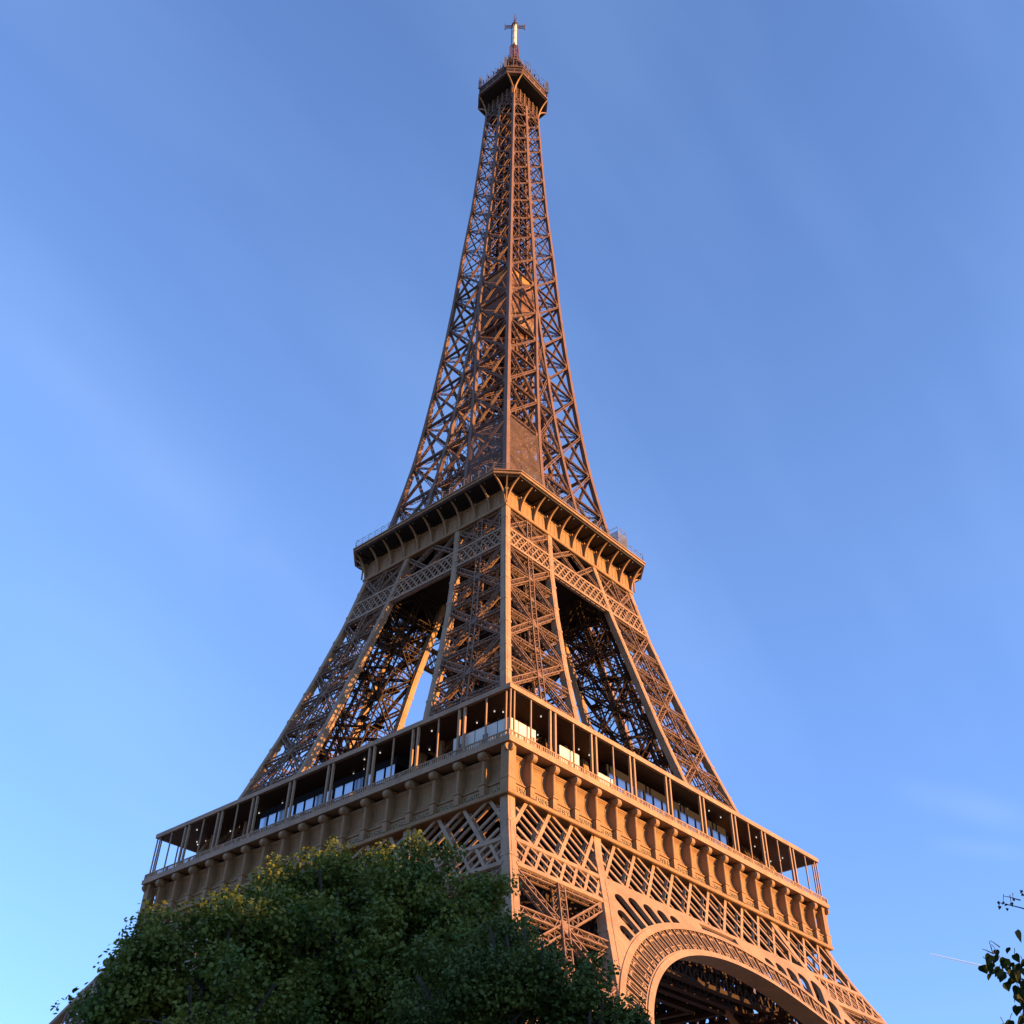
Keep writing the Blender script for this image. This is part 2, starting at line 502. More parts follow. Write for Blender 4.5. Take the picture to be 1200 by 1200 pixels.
lp = pillar([1.0, 9.5, 19.2, 30.2, 41.0], 1.15, "lower_pillar", 1.0, 51.3)
around(lp, tower)
mp_ = pillar([58.5, 70.5, 80.5, 91.2, 101.0, 110.0], 1.05, "middle_pillar", 51.3, 110.4)
around(mp_, tower)

# masonry plinths under the four feet
m = MB()
for (a, b) in ((-62.5, -62.5), (-47.5, -62.5), (-62.5, -47.5), (-47.5, -47.5)):
    r0 = [(a-3.4, b-3.4, -.5), (a+3.4, b-3.4, -.5), (a+3.4, b+3.4, -.5), (a-3.4, b+3.4, -.5)]
    r1 = [(a-2.2, b-2.2, 3), (a+2.2, b-2.2, 3), (a+2.2, b+2.2, 3), (a-2.2, b+2.2, 3)]
    m.sweep([r0, r1])
around(m.build("stone_plinth", STONE, tower), tower)

# ------------------------------------------------------------------ first-floor girder band (face y = -H)
def FY(u, z, inset=0.0): return (u, -(H(z)-inset), z)
def lattice_band(m, z0, z1, ua, ub, pitch, lean, w, d, insets, wc, n=None, clip=None):
    """double-crossed flat bar lattice between two chords; ua/ub give the end positions as functions of z"""
    n = n or nY((z0+z1)/2)
    for ins in insets:
        u = -40.0
        rngk = int(90/pitch)
        for k in range(rngk):
            ub0 = -45+k*pitch
            for sg in (1, -1):
                # line from (ub0,z0) to (ub0+sg*lean, z1), clipped to the trapezoid
                t0, t1 = 0.0, 1.0
                N = 24; inside = []
                for i in range(N+1):
                    t = i/N; z = z0+(z1-z0)*t; x = ub0+sg*lean*t
                    ok = ua(z) <= x <= ub(z)
                    if ok and clip is not None: ok = clip(x, z)
                    inside.append(ok)
                i = 0
                while i <= N:
                    if inside[i]:
                        j = i
                        while j < N and inside[j+1]: j += 1
                        if j > i:
                            ta, tb = i/N, j/N
                            A = FY(ub0+sg*lean*ta, z0+(z1-z0)*ta, ins); B = FY(ub0+sg*lean*tb, z0+(z1-z0)*tb, ins)
                            m.bar(A, B, w, d, n, False)
                        i = j+1
                    else: i += 1

# arch geometry in the inclined face: centre z 11.8 (in-plane scale 0.845)
AZ0, ASC = 34.3-26.6*.845, .845
def AR(r, th, off=0.0):
    u = r*math.cos(th); z = AZ0+r*math.sin(th)*ASC
    return (u, -(H(z)+off), z)
def arch_r(u, z): return math.hypot(u, (z-AZ0)/ASC)

m = MB()
P1 = 3.93
lattice_band(m, 44.95, 51.2, lambda z: -W(z)+.0, lambda z: W(z)-.0, P1, 5.9, .42, .16, (.12, .95), .5)
for sg in (-1, 1):
    f0 = (lambda z: -H(z)+1.1) if sg < 0 else (lambda z: W(z)+1.1)
    f1 = (lambda z: -W(z)-1.1) if sg < 0 else (lambda z: H(z)-1.1)
    lattice_band(m, 44.95, 51.2, f0, f1, P1, 5.9, .42, .16, (.12, .95), .5)
    lattice_band(m, 41.7, 44.75, f0, f1, P1/2, 2.9, .34, .14, (.12, .95), .4)
band = m.build("lattice_girder", IRON, tower)
m = MB()
for z, hgt in ((51.25, .5), (44.85, .62)):
    for ins in (.1, .95):
        m.bar(FY(-H(z)+1.0, z, ins), FY(H(z)-1.0, z, ins), hgt, .3, nY(z))
for sg in (-1, 1):
    for ins in (.1, .95):
        a, b = sg*(H(41.4)-1.0), sg*(W(41.4)+1.0)
        m.bar(FY(a, 41.4, ins), FY(b, 41.4, ins), .62, .3, nY(41.4))
m.build("chord", IRON, band)
for sg in (-1, 1):
    m = MB()
    # flat cover plate over the inner edge of each pillar, and end frames
    rings = []
    for z in np.linspace(24, 51.4, 20):
        c = W(z)+.55
        y = -(H(z)+.10)
        rings.append([(sg*c-.62, y, z), (sg*c+.62, y, z), (sg*c+.62, y+.2, z), (sg*c-.62, y+.2, z)])
    m.sweep(rings)
    m.build("cover_plate", IRON, band)
around(band, tower)

# ------------------------------------------------------------------ decorative arch
def ring(m, r0, r1, off0, off1, t0, t1, n=120):
    """arch rim: radial span r0..r1, offsets outward from off0 (inner) to off1 (outer)"""
    rings = []
    for k in range(n+1):
        th = t0+(t1-t0)*k/n
        rings.append([AR(r0, th, off1), AR(r1, th, off1), AR(r1, th, off0), AR(r0, th, off0)])
    m.sweep(rings)
TH0 = R(18)
def th_lim(r):
    # angle where the ring meets the pillar's inner edge
    for d in np.arange(5, 90, .25):
        P = AR(r, R(d))
        if abs(P[0]) < W(max(P[2], 0))+.3: return R(float(d))
    return R(90)
m = MB()
a = th_lim(37.6)
ring(m, 37.25, 37.95, -.9, .28, a, math.pi-a)
arch = m.build("decorative_arch", IRON, tower)
m = MB()
a = th_lim(34.1)
ring(m, 33.75, 34.45, -2.6, .30, a, math.pi-a)
ring(m, 34.45, 34.6, -.3, .15, a, math.pi-a)
m.build("arch_rim", IRON, arch)
m = MB()
NMOD = 56
dth = math.pi/NMOD
for k in range(NMOD+1):
    th = k*dth
    for off in (.05, -.85):
        wv = .16 if off > 0 else .1
        for e in (-.0115, .0115):
            P = AR(34.5, th+e, off); Q = AR(37.3, th+e, off)
            if abs(P[0]) > W(max(P[2], 0))+1.2: continue
            m.bar(P, Q, wv, .16, nY(P[2]), False)
    if k == NMOD: break
    tm = th+dth/2
    Pm = AR(36, tm)
    if abs(Pm[0]) > W(max(Pm[2], 0))+.8: continue
    for off in (.0,):
        ru = 36.35; hw = dth*.27
        pts = [AR(35.1, tm-hw, off)]
        for q in range(7):
            an = math.pi*(1-q/6.0)
            pts.append(AR(ru+.42*math.sin(an), tm+hw*math.cos(an), off))
        pts.append(AR(35.1, tm+hw, off))
        for A, B in zip(pts[:-1], pts[1:]): m.bar(A, B, .20, .16, nY(A[2]), False)
        m.bar(AR(34.6, tm, off), AR(36.75, tm, off), .10, .12, nY(A[2]), False)
        # crossing bars above and below the little arch
        m.bar(AR(36.75, th+.012, off), AR(37.3, tm, off), .09, .1, nY(A[2]), False)
        m.bar(AR(36.75, th+dth-.012, off), AR(37.3, tm, off), .09, .1, nY(A[2]), False)
        m.bar(AR(35.15, th+.012, off), AR(34.6, tm, off), .12, .1, nY(A[2]), False)
        m.bar(AR(35.15, th+dth-.012, off), AR(34.6, tm, off), .12, .1, nY(A[2]), False)
        m.bar(AR(35.15, th+.012, off), AR(35.15, th+dth-.012, off), .12, .12, nY(A[2]), False)
m.build("arch_tracery", IRON, arch)

# spandrel plate with long rounded radial openings (2D curve with holes, mapped to the inclined face)
def plate_from_loops(name, loops, mapf, thick, m_, parent):
    cu = bpy.data.curves.new(name+"_outline", 'CURVE'); cu.dimensions = '2D'; cu.fill_mode = 'BOTH'
    cu.extrude = thick/2
    for lp_ in loops:
        sp = cu.splines.new('POLY'); sp.points.add(len(lp_)-1)
        for p, (x, y) in zip(sp.points, lp_): p.co = (x, y, 0, 1)
        sp.use_cyclic_u = True
    tmp = bpy.data.objects.new(name, cu); COL.objects.link(tmp)
    dg = bpy.context.evaluated_depsgraph_get()
    me = bpy.data.meshes.new_from_object(tmp.evaluated_get(dg))
    bpy.data.objects.remove(tmp)
    for v in me.vertices: v.co = mapf(v.co.x, v.co.y, v.co.z)
    me.materials.clear(); me.materials.append(m_)
    for p in me.polygons: p.material_index = 0
    o = bpy.data.objects.new(name, me); COL.objects.link(o); o.parent = parent
    o.name = name
    return o
def spandrel(sg):
    top = []; bot = []
    rr = 37.6
    # in-plane coordinates (u, z); boundary: along girder bottom, down the pillar edge, back along the arch
    zt = 44.7
    us = W(zt)+.3
    edge = []
    zlow = None
    for z in np.arange(zt, 28, -.3):
        u = W(z)+.3
        if arch_r(u, z) < rr: break
        edge.append((u, z))
    th_a = math.atan2((edge[-1][1]-AZ0)/ASC, edge[-1][0])
    th_b = R(84)
    arc = [(rr*math.cos(t), AZ0+rr*math.sin(t)*ASC) for t in np.linspace(th_a, th_b, 40)]
    outline = edge + arc + [(arc[-1][0], zt)]
    loops = [outline]
    # openings between radial ribs
    for td in np.arange(42.3, 80, 3.6):
        tm = R(td); hw = R(1.32)
        def lim(t):
            r = 37.95
            while True:
                u = r*math.cos(t); z = AZ0+r*math.sin(t)*ASC
                if z > zt-.55 or u > W(z)-.35: return r
                r += .1
        rt = min(lim(tm-hw), lim(tm+hw), lim(tm)) - .45
        if rt < 38.9: continue
        hwm = hw*37.9
        lp_ = []
        r_in = 38.15
        for t, r in ((tm-hw, r_in), (tm-hw, rt-.55)): lp_.append((r*math.cos(t), AZ0+r*math.sin(t)*ASC))
        for q in range(1, 8):
            an = math.pi*q/8
            t = tm-hw*math.cos(an); r = rt-.55+.7*math.sin(an)
            lp_.append((r*math.cos(t), AZ0+r*math.sin(t)*ASC))
        for t, r in ((tm+hw, rt-.55), (tm+hw, r_in)): lp_.append((r*math.cos(t), AZ0+r*math.sin(t)*ASC))
        loops.append(lp_)
    loops = [[(sg*x, y) for x, y in l] for l in loops]
    plate_from_loops("spandrel_screen", loops, lambda x, y, t: (x, -(H(y)-.12+t), y), .55, IRON, arch)
spandrel(-1); spandrel(1)
around(arch, tower)

# ------------------------------------------------------------------ first-floor frieze: coves, consoles, names
HF = 34.98
NB = 18; BW = 2*HF/NB
m = MB()
def prof_run(m, prof, h):
    """extrude a (d, z) profile along a face with mitred ends"""
    rings = []
    for sg in (-1, 1):
        rings.append([(sg*(h+d), -(h+d), z) for d, z in prof])
    m.sweep(rings)
prof_run(m, [(0.02, 50.95), (.12, 51.02), (.16, 51.3), (.05, 51.45), (-1.8, 51.45), (-1.8, 50.95)], HF)
frieze = m.build("frieze_moulding", FRIEZE, tower)
m = MB()
cove = [(-.55, 51.46), (-.55, 52.62), (-.38, 52.64), (-.38, 52.78), (-.62, 52.80), (-.80, 53.1), (-1.05, 53.6), (-1.22, 54.1), (-1.30, 54.6), (-1.27, 55.1),
        (-1.12, 55.55), (-.92, 55.85), (-.72, 56.02), (-.72, 56.10), (-1.7, 56.12), (-1.7, 56.7), (-2.0, 56.7), (-2.0, 51.46)]
prof_run(m, cove, HF)
# panel beads bent along the cove in each bay
cpts = [(-.80, 53.1), (-1.05, 53.6), (-1.22, 54.1), (-1.30, 54.6), (-1.27, 55.1), (-1.12, 55.55), (-.92, 55.85), (-.74, 56.0)]
for k in range(NB):
    u0 = -HF+BW*k+.75; u1 = -HF+BW*(k+1)-.75
    for u in (u0, u1):
        for (d0, z0), (d1, z1) in zip(cpts[:-1], cpts[1:]):
            m.bar((u, -(HF+d0), z0), (u, -(HF+d1), z1), .07, .09, (0, -1, 0), False)
    for d0, z0 in (cpts[0], cpts[-2]):
        m.bar((u0, -(HF+d0), z0), (u1, -(HF+d0), z0), .07, .09, (0, -1, 0), False)
m.build("cove_panel", FRIEZE, frieze)
# one console: pedestal, cap, half-round shaft, deep side web, volute
m = MB()
zb = 51.46
m.box(-.36, .36, -HF-.10, -HF+.9, zb, 52.75)
m.box(-.47, .47, -HF-.22, -HF+.9, 52.75, 52.93)
m.box(-.41, .41, -HF-.15, -HF+.9, zb, zb+.18)
rings = []
prof = []
for q in range(9):
    an = math.pi*q/8
    prof.append((-.20*math.cos(an), -.20*math.sin(an)))
for z in (52.93, 56.2):
    rings.append([(x, -HF+.12+y, z) for x, y in prof]+[(.20, -HF+1.5, z), (-.20, -HF+1.5, z)])
m.sweep(rings)
m.box(-.18, .18, -HF-.02, -HF+1.4, 56.2, 56.7)
shaft = m
vol = MB()
vol.cyl((-.36, -HF-.06, 56.12), (.36, -HF-.06, 56.12), .50, seg=22)
vol.cyl((-.43, -HF-.06, 56.12), (.43, -HF-.06, 56.12), .34, seg=18)
vol.cyl((-.48, -HF-.06, 56.12), (.48, -HF-.06, 56.12), .15, seg=12)
s_o = shaft.build("console", FRIEZE, frieze); s_o.location.x = -HF+BW
v_o = vol.build("volute", FRIEZE, frieze); v_o.location.x = -HF+BW
for k in range(2, NB):
    for src in (s_o, v_o):
        c = src.copy(); COL.objects.link(c); c.parent = frieze; c.location.x = -HF+BW*k
# corner console, mitred (one per face, at its left end)
m = MB()
for (a, h0, h1, za, zb2) in ((1.0, HF+.02, HF-1.2, 51.46, 52.75), (1.0, HF+.08, HF-1.2, 52.75, 52.93), (1.0, HF-.02, HF-1.2, 52.93, 56.7)):
    m.box(-h0, -h1, -h0, -h1, za, zb2)
m.build("corner_pier", FRIEZE, frieze)
m = MB()
m.cyl((-HF-.1, -HF+.35, 56.2), (-HF-.1, -HF+.05, 56.2), .42, seg=16)
m.cyl((-HF+.35, -HF-.1, 56.2), (-HF+.05, -HF-.1, 56.2), .42, seg=16)
m.build("corner_volute", FRIEZE, frieze)
NAMES_R = "SEGUIN LALANDE TRESCA PONCELET BRESSE LAGRANGE BELANGER CUVIER LAPLACE DULONG CHASLES LAVOISIER AMPERE CHEVREUL FLACHAT NAVIER LEGENDRE CHAPTAL".split()
NAMES_L = "PETIET DAGUERRE WURTZ LE-VERRIER PERDONNET DELAMBRE MALUS BREGUET POLONCEAU DUMAS CLAPEYRON BORDA FOURIER BICHAT SAUVAGE PELOUZE CARNOT LAM\u00c9".split()
def lettering(names, parent):
    for k, t in enumerate(names):
        cu = bpy.data.curves.new("txt", 'FONT'); cu.body = t.replace('-', ' '); cu.size = .85; cu.extrude = .05
        cu.align_x = 'CENTER'; cu.align_y = 'CENTER'; cu.space_character = 1.12
        tmp = bpy.data.objects.new("txt", cu); COL.objects.link(tmp)
        dg = bpy.context.evaluated_depsgraph_get()
        me = bpy.data.meshes.new_from_object(tmp.evaluated_get(dg))
        bpy.data.objects.remove(tmp)
        xs = [v.co.x for v in me.vertices]
        wd = max(xs)-min(xs); sx = min(1.0, 2.75/wd)
        for v in me.vertices: v.co = (v.co.x*sx, -v.co.z, v.co.y)
        me.materials.clear(); me.materials.append(GOLD)
        for p in me.polygons: p.material_index = 0
        o = bpy.data.objects.new("engraved_name", me); COL.objects.link(o); o.parent = parent
        o.location = (-HF+BW*(k+.5), -(HF-.55+.06), 52.04)
around(frieze, tower)
lettering(NAMES_R, frieze)
left_frieze = [c for c in kids(tower) if c.data == frieze.data and c is not frieze and abs(c.rotation_euler.z-1.5*math.pi) < .01][0]
lettering(NAMES_L, left_frieze)

# cornice and balustrade
m = MB()
HC = 35.4
prof_run(m, [(0, 56.72), (.03, 57.30), (-.05, 57.36), (-2.0, 57.36), (-2.0, 56.80), (-.25, 56.72)], HC)
cornice = m.build("cornice", IRON, tower)
m = MB()
zt, zbn = 58.15, 57.36
hb = HC-.22
for z in (58.1, 57.5):
    m.bar((-hb, -hb, z), (hb, -hb, z), .12, .14, (0, -1, 0))
n = int(2*hb/.33)
for k in range(n):
    if k % 8 == 0:
        u = -hb+k*2*hb/n
        m.box(u-.14, u+.14, -hb-.07, -hb+.07, 57.36, 58.12)
    else:
        u = -hb+k*2*hb/n
        m.box(u-.07, u+.07, -hb-.03, -hb+.03, 57.5, 58.1)
m.build("balustrade", IRON, cornice)
around(cornice, tower)

# decks and joists of the first floor
m = MB()
HO = 33.6; HI = 5.0
prof_run(m, [(0, 56.0), (0, 56.7), (HI-HO, 56.7), (HI-HO, 56.0)], HO)
deck = m.build("floor_deck", DARK, tower)
m = MB()
for k in range(-9, 10):
    u = k*BW*.97
    if abs(u) < 30: m.lat((u, -HO+1, 53.4), (u, -HI, 53.4), 5.0, (1, 0, 0), 2.0, .45, .34)
for h in (32, 28, 24, 20, 16, 12, 8):
    m.lat((-h, -h, 53.3), (h, -h, 53.3), 5.2, (0, -1, 0), 1.9, .5, .34, cross=True)
m.build("deck_truss", IRON_SHADED, deck)
around(deck, tower)
# deep cross girders between the pillars under the first floor
m = MB()
for q, h in enumerate((8, 11, 14, 17, 20, 23, 26, 29.5)):
    zc = 50.0-.24*h+(.6 if q % 2 else 0)
    m.lat((-h, -h, zc), (h, -h, zc), 6.0 if h < 24 else 4.2, (0, -1, 0), 1.7, .5, .36, cross=True)
m.bar((-22, -17, 44), (22, -17, 44), .8, .5)
m.bar((-22, -25, 43.5), (22, -25, 43.5), .7, .4)
around(m.build("under_floor_truss", IRON_SHADED, tower), tower)

# gallery canopy with its columns
m = MB()
HRF = 35.1
prof_run(m, [(0, 63.45), (0, 64.05), (-7.5, 64.25), (-7.5, 63.7), (-.5, 63.5)], HRF)
roof = m.build("canopy_edge", IRON, tower)
m = MB()
prof_run(m, [(-.52, 63.42), (-.52, 63.49), (-8.5, 63.69), (-8.5, 63.60)], HRF)
m.build("canopy_ceiling", SOFFIT, roof)
BW2 = 2*HRF/9
def column(u, w, y, par):
    m = MB(); m.box(u-w/2, u+w/2, y-w/2, y+w/2, 57.3, 63.46)
    return m
cm = MB(); cm.box(-.14, .14, -.14, .14, 57.37, 63.44); cm.box(-.2, .2, -.2, .2, 57.37, 58.3)
c_o = cm.build("column", IRON, roof); c_o.location = (-HRF+BW2-.45, -34.85, 0)
cs = MB(); cs.box(-.08, .08, -.08, .08, 57.37, 63.44)
s_o = cs.build("thin_post", IRON, roof); s_o.location = (-HRF+BW2*.5, -34.85, 0)
first = True
for k in range(1, 9):
    for e in (-.45, .45):
        if first: first = False; continue
        c = c_o.copy(); COL.objects.link(c); c.parent = roof; c.location = (-HRF+BW2*k+e, -34.85, 0)
for k in range(1, 9):
    if k in (3, 4, 5): continue
    c = s_o.copy(); COL.objects.link(c); c.parent = roof; c.location = (-HRF+BW2*(k+.5), -34.85, 0)
for du, dy in ((.35, 0), (1.0, 0), (.35, .65)):
    c = s_o.copy(); COL.objects.link(c); c.parent = roof; c.location = (-HRF+du, -34.85+dy, 0)
# recessed downlights
for k in range(24):
    r2 = random.Random(k*13+5)
    u = -33+66*(k+.3)/24+r2.uniform(-.8, .8); yy = -33.2+r2.choice((0, 2.0, 3.4))
    mm = MB(); mm.cyl((u, yy, 63.30), (u, yy, 63.44), .085, seg=8)
    mm.build("downlight", LAMP, roof)
# inner row of square posts
for k in range(1, 9):
    if k in (4, 5): continue
    mm = MB(); u = -HRF+BW2*k; mm.box(u-.25, u+.25, -30.6, -30.1, 56.7, 63.4)
    mm.build("inner_column", IRON, roof)
around(roof, tower)

# glass-fronted pavilions between the pillars
m = MB()
PW = 13.6
m.box(-PW, PW, -30.6, -20, 62.6, 63.3)
m.box(-PW, PW, -29.0, -28.7, 60.2, 62.6)
m.box(-PW, PW, -32.4, -32.1, 56.72, 59.7)
m.box(-PW, PW, -32.3, -30.6, 61.5, 62.6)
m.box(-PW, -PW+.3, -30.6, -20, 56.72, 62.6); m.box(PW-.3, PW, -30.6, -20, 56.72, 62.6)
m.box(-PW, PW, -20.2, -20, 56.72, 62.6)
pav = m.build("pavilion", GREYP, tower)
npan = 14
for k in range(npan):
    u0 = -PW+2*PW*k/npan+.08; u1 = -PW+2*PW*(k+1)/npan-.08
    mm = MB()
    a = (-32.4, 59.75); b = (-32.4, 61.5)
    mm.add([(u0, a[0], a[1]), (u1, a[0], a[1]), (u1, b[0], b[1]), (u0, b[0], b[1]),
            (u0, a[0]+.06, a[1]), (u1, a[0]+.06, a[1]), (u1, b[0]+.06, b[1]), (u0, b[0]+.06, b[1])],
           [(0, 1, 2, 3), (7, 6, 5, 4), (0, 4, 5, 1), (1, 5, 6, 2), (2, 6, 7, 3), (3, 7, 4, 0)])
    mm.build("glass_pane", GLASS, pav)
for k in range(0, npan+1):
    mm = MB()
    u = -PW+2*PW*k/npan
    w_ = .34 if k % 4 == 0 else .12
    mm.bar((u, -32.45, 59.6), (u, -32.45, 61.6), w_, .14, (0, -1, .4))
    mm.build("mullion", GREYP, pav)
around(pav, tower)

# ------------------------------------------------------------------ second-floor girder, frieze and platform
m = MB()
for sg, (f0, f1) in {0: (lambda z: -H(z)+1.0, lambda z: -W(z)-1.0), 1: (lambda z: W(z)+1.0, lambda z: H(z)-1.0), 2: (lambda z: -W(z), lambda z: W(z))}.items():
    lattice_band(m, 101.5, 104.9, f0, f1, 1.34, 2.68, .2, .1, (.1,), .2)
    lattice_band(m, 101.5, 104.9, f0, f1, 1.34, 2.68, .16, .1, (.75,), .2)
g2 = m.build("upper_lattice_girder", IRON, tower)
m = MB()
for z in (101.35, 105.05):
    for ins in (.08, .75):
        m.bar(FY(-H(z)+.9, z, ins), FY(H(z)-.9, z, ins), .42, .26, nY(z))
m.build("chord", IRON, g2)
m = MB()
nn = 6
zz0, zz1 = 105.3, 110.3
def spans():
    return [(-1, 2), (0, 2), (1, 2)]
for (fa, fb, cnt) in ((lambda z: -H(z)+.6, lambda z: -W(z)-.5, 2), (lambda z: -W(z)-.5, lambda z: W(z)+.5, 2), (lambda z: W(z)+.5, lambda z: H(z)-.6, 2)):
    for k in range(cnt):
        def U(t, z): return fa(z)+(fb(z)-fa(z))*t
        t0, t1 = k/cnt, (k+1)/cnt
        m.lat(FY(U(t0, zz0), zz0, .5), FY(U(t1, zz1), zz1, .5), .75, nY(107), .6, .13, .07, .4)
        m.lat(FY(U(t1, zz0), zz0, .5), FY(U(t0, zz1), zz1, .5), .75, nY(107), .6, .13, .07, .4)
        m.lat(FY(U(t0, zz0), zz0, 1.6), FY(U(t0, zz1), zz1, 1.6), .8, nY(107), .6, .12, .07)
m.build("cross_bracing", IRON_BR, g2)
around(g2, tower)

H2 = 17.05
m = MB()
prof_run(m, [(.0, 110.35), (.12, 110.45), (.12, 110.85), (0, 111.0), (-1, 111.0), (-1, 110.35)], H2)
fr2 = m.build("platform_moulding", FRIEZE, tower)
m = MB()
prof_run(m, [(-.3, 111.0), (-.3, 113.6), (-.22, 113.62), (-.22, 113.8), (-.6, 113.85), (-.6, 114.9), (-1.2, 114.9), (-1.2, 111.0)], H2)
m.build("frieze_wall", FRIEZE, fr2)
m = MB()
for k in range(34):
    u = -H2+.5+(2*H2-1)*k/33
    m.box(u-.03, u+.03, -H2+.24, -H2+.3, 111.0, 113.6)
m.build("panel_seam", IRON, fr2)
HP, CH = 20.15, 3.2
def bracket(m, A, out, hin, hout, z0, z1, w, steps=12, web=0):
    """thin curved rib that springs from the wall and sweeps out under the deck edge"""
    out = Vector(out); A = Vector(A); sd = Vector((-out.y, out.x, 0)).normalized()
    outer = []; inner = []
    for k in range(steps+1):
        t = k/steps
        x = (hout-hin)*t**1.75; z = z0+(z1-z0)*(t+.10*math.sin(math.pi*t))
        outer.append((x, z))
    th = .28
    rings = []
    for k, (x, z) in enumerate(outer):
        t = k/steps
        dx, dz = (hout-hin)*1.75*t**.75, (z1-z0); dl = math.hypot(dx, dz)
        nx, nz2 = -dz/dl, dx/dl
        P = A+out*x; Q = A+out*(x+nx*th)
        rings.append([tuple(P+sd*w/2+Vector((0, 0, z))), tuple(P-sd*w/2+Vector((0, 0, z))),
                      tuple(Q-sd*w/2+Vector((0, 0, z+nz2*th))), tuple(Q+sd*w/2+Vector((0, 0, z+nz2*th)))])
    m.sweep(rings)
    if web:
        rings = []
        for k, (x, z) in enumerate(outer):
            if z > web: break
            P = A+out*(x-.04); Q = A-out*.3; z3 = Vector((0, 0, z)); s3 = sd*.05
            rings.append([tuple(P+s3+z3), tuple(P-s3+z3), tuple(Q-s3+z3), tuple(Q+s3+z3)])
        m.sweep(rings)
for k in range(11):
    mm = MB()
    u = -16.75+3.35*k
    bracket(mm, (u, -H2-.08, 0), (0, -1, 0), 0, HP-.2-H2-.08, 111.0, 115.15, .26, web=114.0)
    mm.bar((u, -H2+.12, 111.0), (u, -H2+.12, 114.2), .2, .34)
    mm.build("bracket", FRIEZE, fr2)
mm = MB()
d = 1/math.sqrt(2)
bracket(mm, (-H2+.1, -H2+.1, 0), (-d, -d, 0), 0, 2.0, 111.0, 115.1, .24)
mm.cyl((-H2-.25, -H2-.25, 110.9), (-H2-.25, -H2-.25, 113.6), .14, seg=8)
mm.build("corner_bracket", FRIEZE, fr2)
around(fr2, tower)

def octo(h, c, z):
    return [(-h+c, -h, z), (h-c, -h, z), (h, -h+c, z), (h, h-c, z), (h-c, h, z), (-h+c, h, z), (-h, h-c, z), (-h, -h+c, z)]
m = MB()
m.sweep([octo(HP, CH, 115.25), octo(HP, CH, 115.3), octo(HP+.05, CH, 115.35), octo(HP+.05, CH, 115.5), octo(HP-.1, CH, 115.55), octo(HP-.1, CH, 115.75), octo(HP+.12, CH, 115.8), octo(HP+.12, CH, 115.95)])
plat = m.build("second_platform", IRON, tower)
m = MB()
m.sweep([octo(HP-.3, CH, 114.95), octo(HP-.3, CH, 115.25)])
for k in range(-5, 6):
    m.box(3.35*k-.2, 3.35*k+.2, -HP+1.2, HP-1.2, 114.7, 114.95)
for k in range(-4, 5):
    m.box(-HP+1.2, HP-1.2, 4.1*k-.15, 4.1*k+.15, 114.78, 114.95)
m.build("platform_soffit", DARK, plat)
m = MB()
for k in range(-4, 5):
    m.box(3.6*k-.15, 3.6*k+.15, -15.5, 15.5, 110.6, 114.6)
    m.box(-15.5, 15.5, 3.6*k-.15, 3.6*k+.15, 110.7, 114.6)
m.box(-15, 15, -15, 15, 106.0, 106.4)
m.build("deck_beam", DARK, plat)
# railing with inward-curving anti-climb hoops
m = MB()
def rail_side(m, A, B, n, hgt, z, inw):
    A = Vector(A); B = Vector(B); inw = Vector(inw)
    for k in range(n+1):
        P = A+(B-A)*k/n
        m.bar(P+Vector((0, 0, z)), P+Vector((0, 0, z+hgt*.75)), .05, .05, (1, 0, 0))
        pts = [P+Vector((0, 0, z+hgt*.75))]
        for q in range(1, 5):
            a_ = q/4*math.pi*.6
            pts.append(P+inw*(.45*(1-math.cos(a_)))+Vector((0, 0, z+hgt*.75+.5*math.sin(a_))))
        for a0, a1 in zip(pts[:-1], pts[1:]): m.bar(a0, a1, .05, .05, (1, 1, 0), False)
    for zz in (.1, .55, 1.05, 1.5):
        if zz < hgt: m.bar(A+Vector((0, 0, z+zz)), B+Vector((0, 0, z+zz)), .035, .035, (0, 0, 1))
o8 = octo(HP-.15, CH, 0)
for i in range(8):
    A, B = Vector(o8[i]), Vector(o8[(i+1) % 8]); mid = (A+B)/2; inw = Vector((-mid.x, -mid.y, 0)).normalized()
    rail_side(m, A, B, max(2, int((B-A).length/1.67)), 1.9, 115.95, inw)
m.build("railing", STEEL, plat)
# small spotlights under the edge
for s4 in range(4):
    for k in range(10):
        mm = MB(); u = -15.0+3.35*k
        mm.cyl((u-.9, -HP+.75, 114.75), (u-.9, -HP+.75, 114.97), .12, seg=8)
        o = mm.build("spotlight", STEEL, plat); o.rotation_euler.z = s4*math.pi/2
# upper kiosks on the second platform (set back behind the posts)
m = MB()
m.box(-11, 11, -9.0, 9.0, 119.6, 120.0)
m.box(-7.5, 7.5, -7.5, 7.5, 116, 119.6)
m.build("upper_deck", IRON_SHADED, plat)

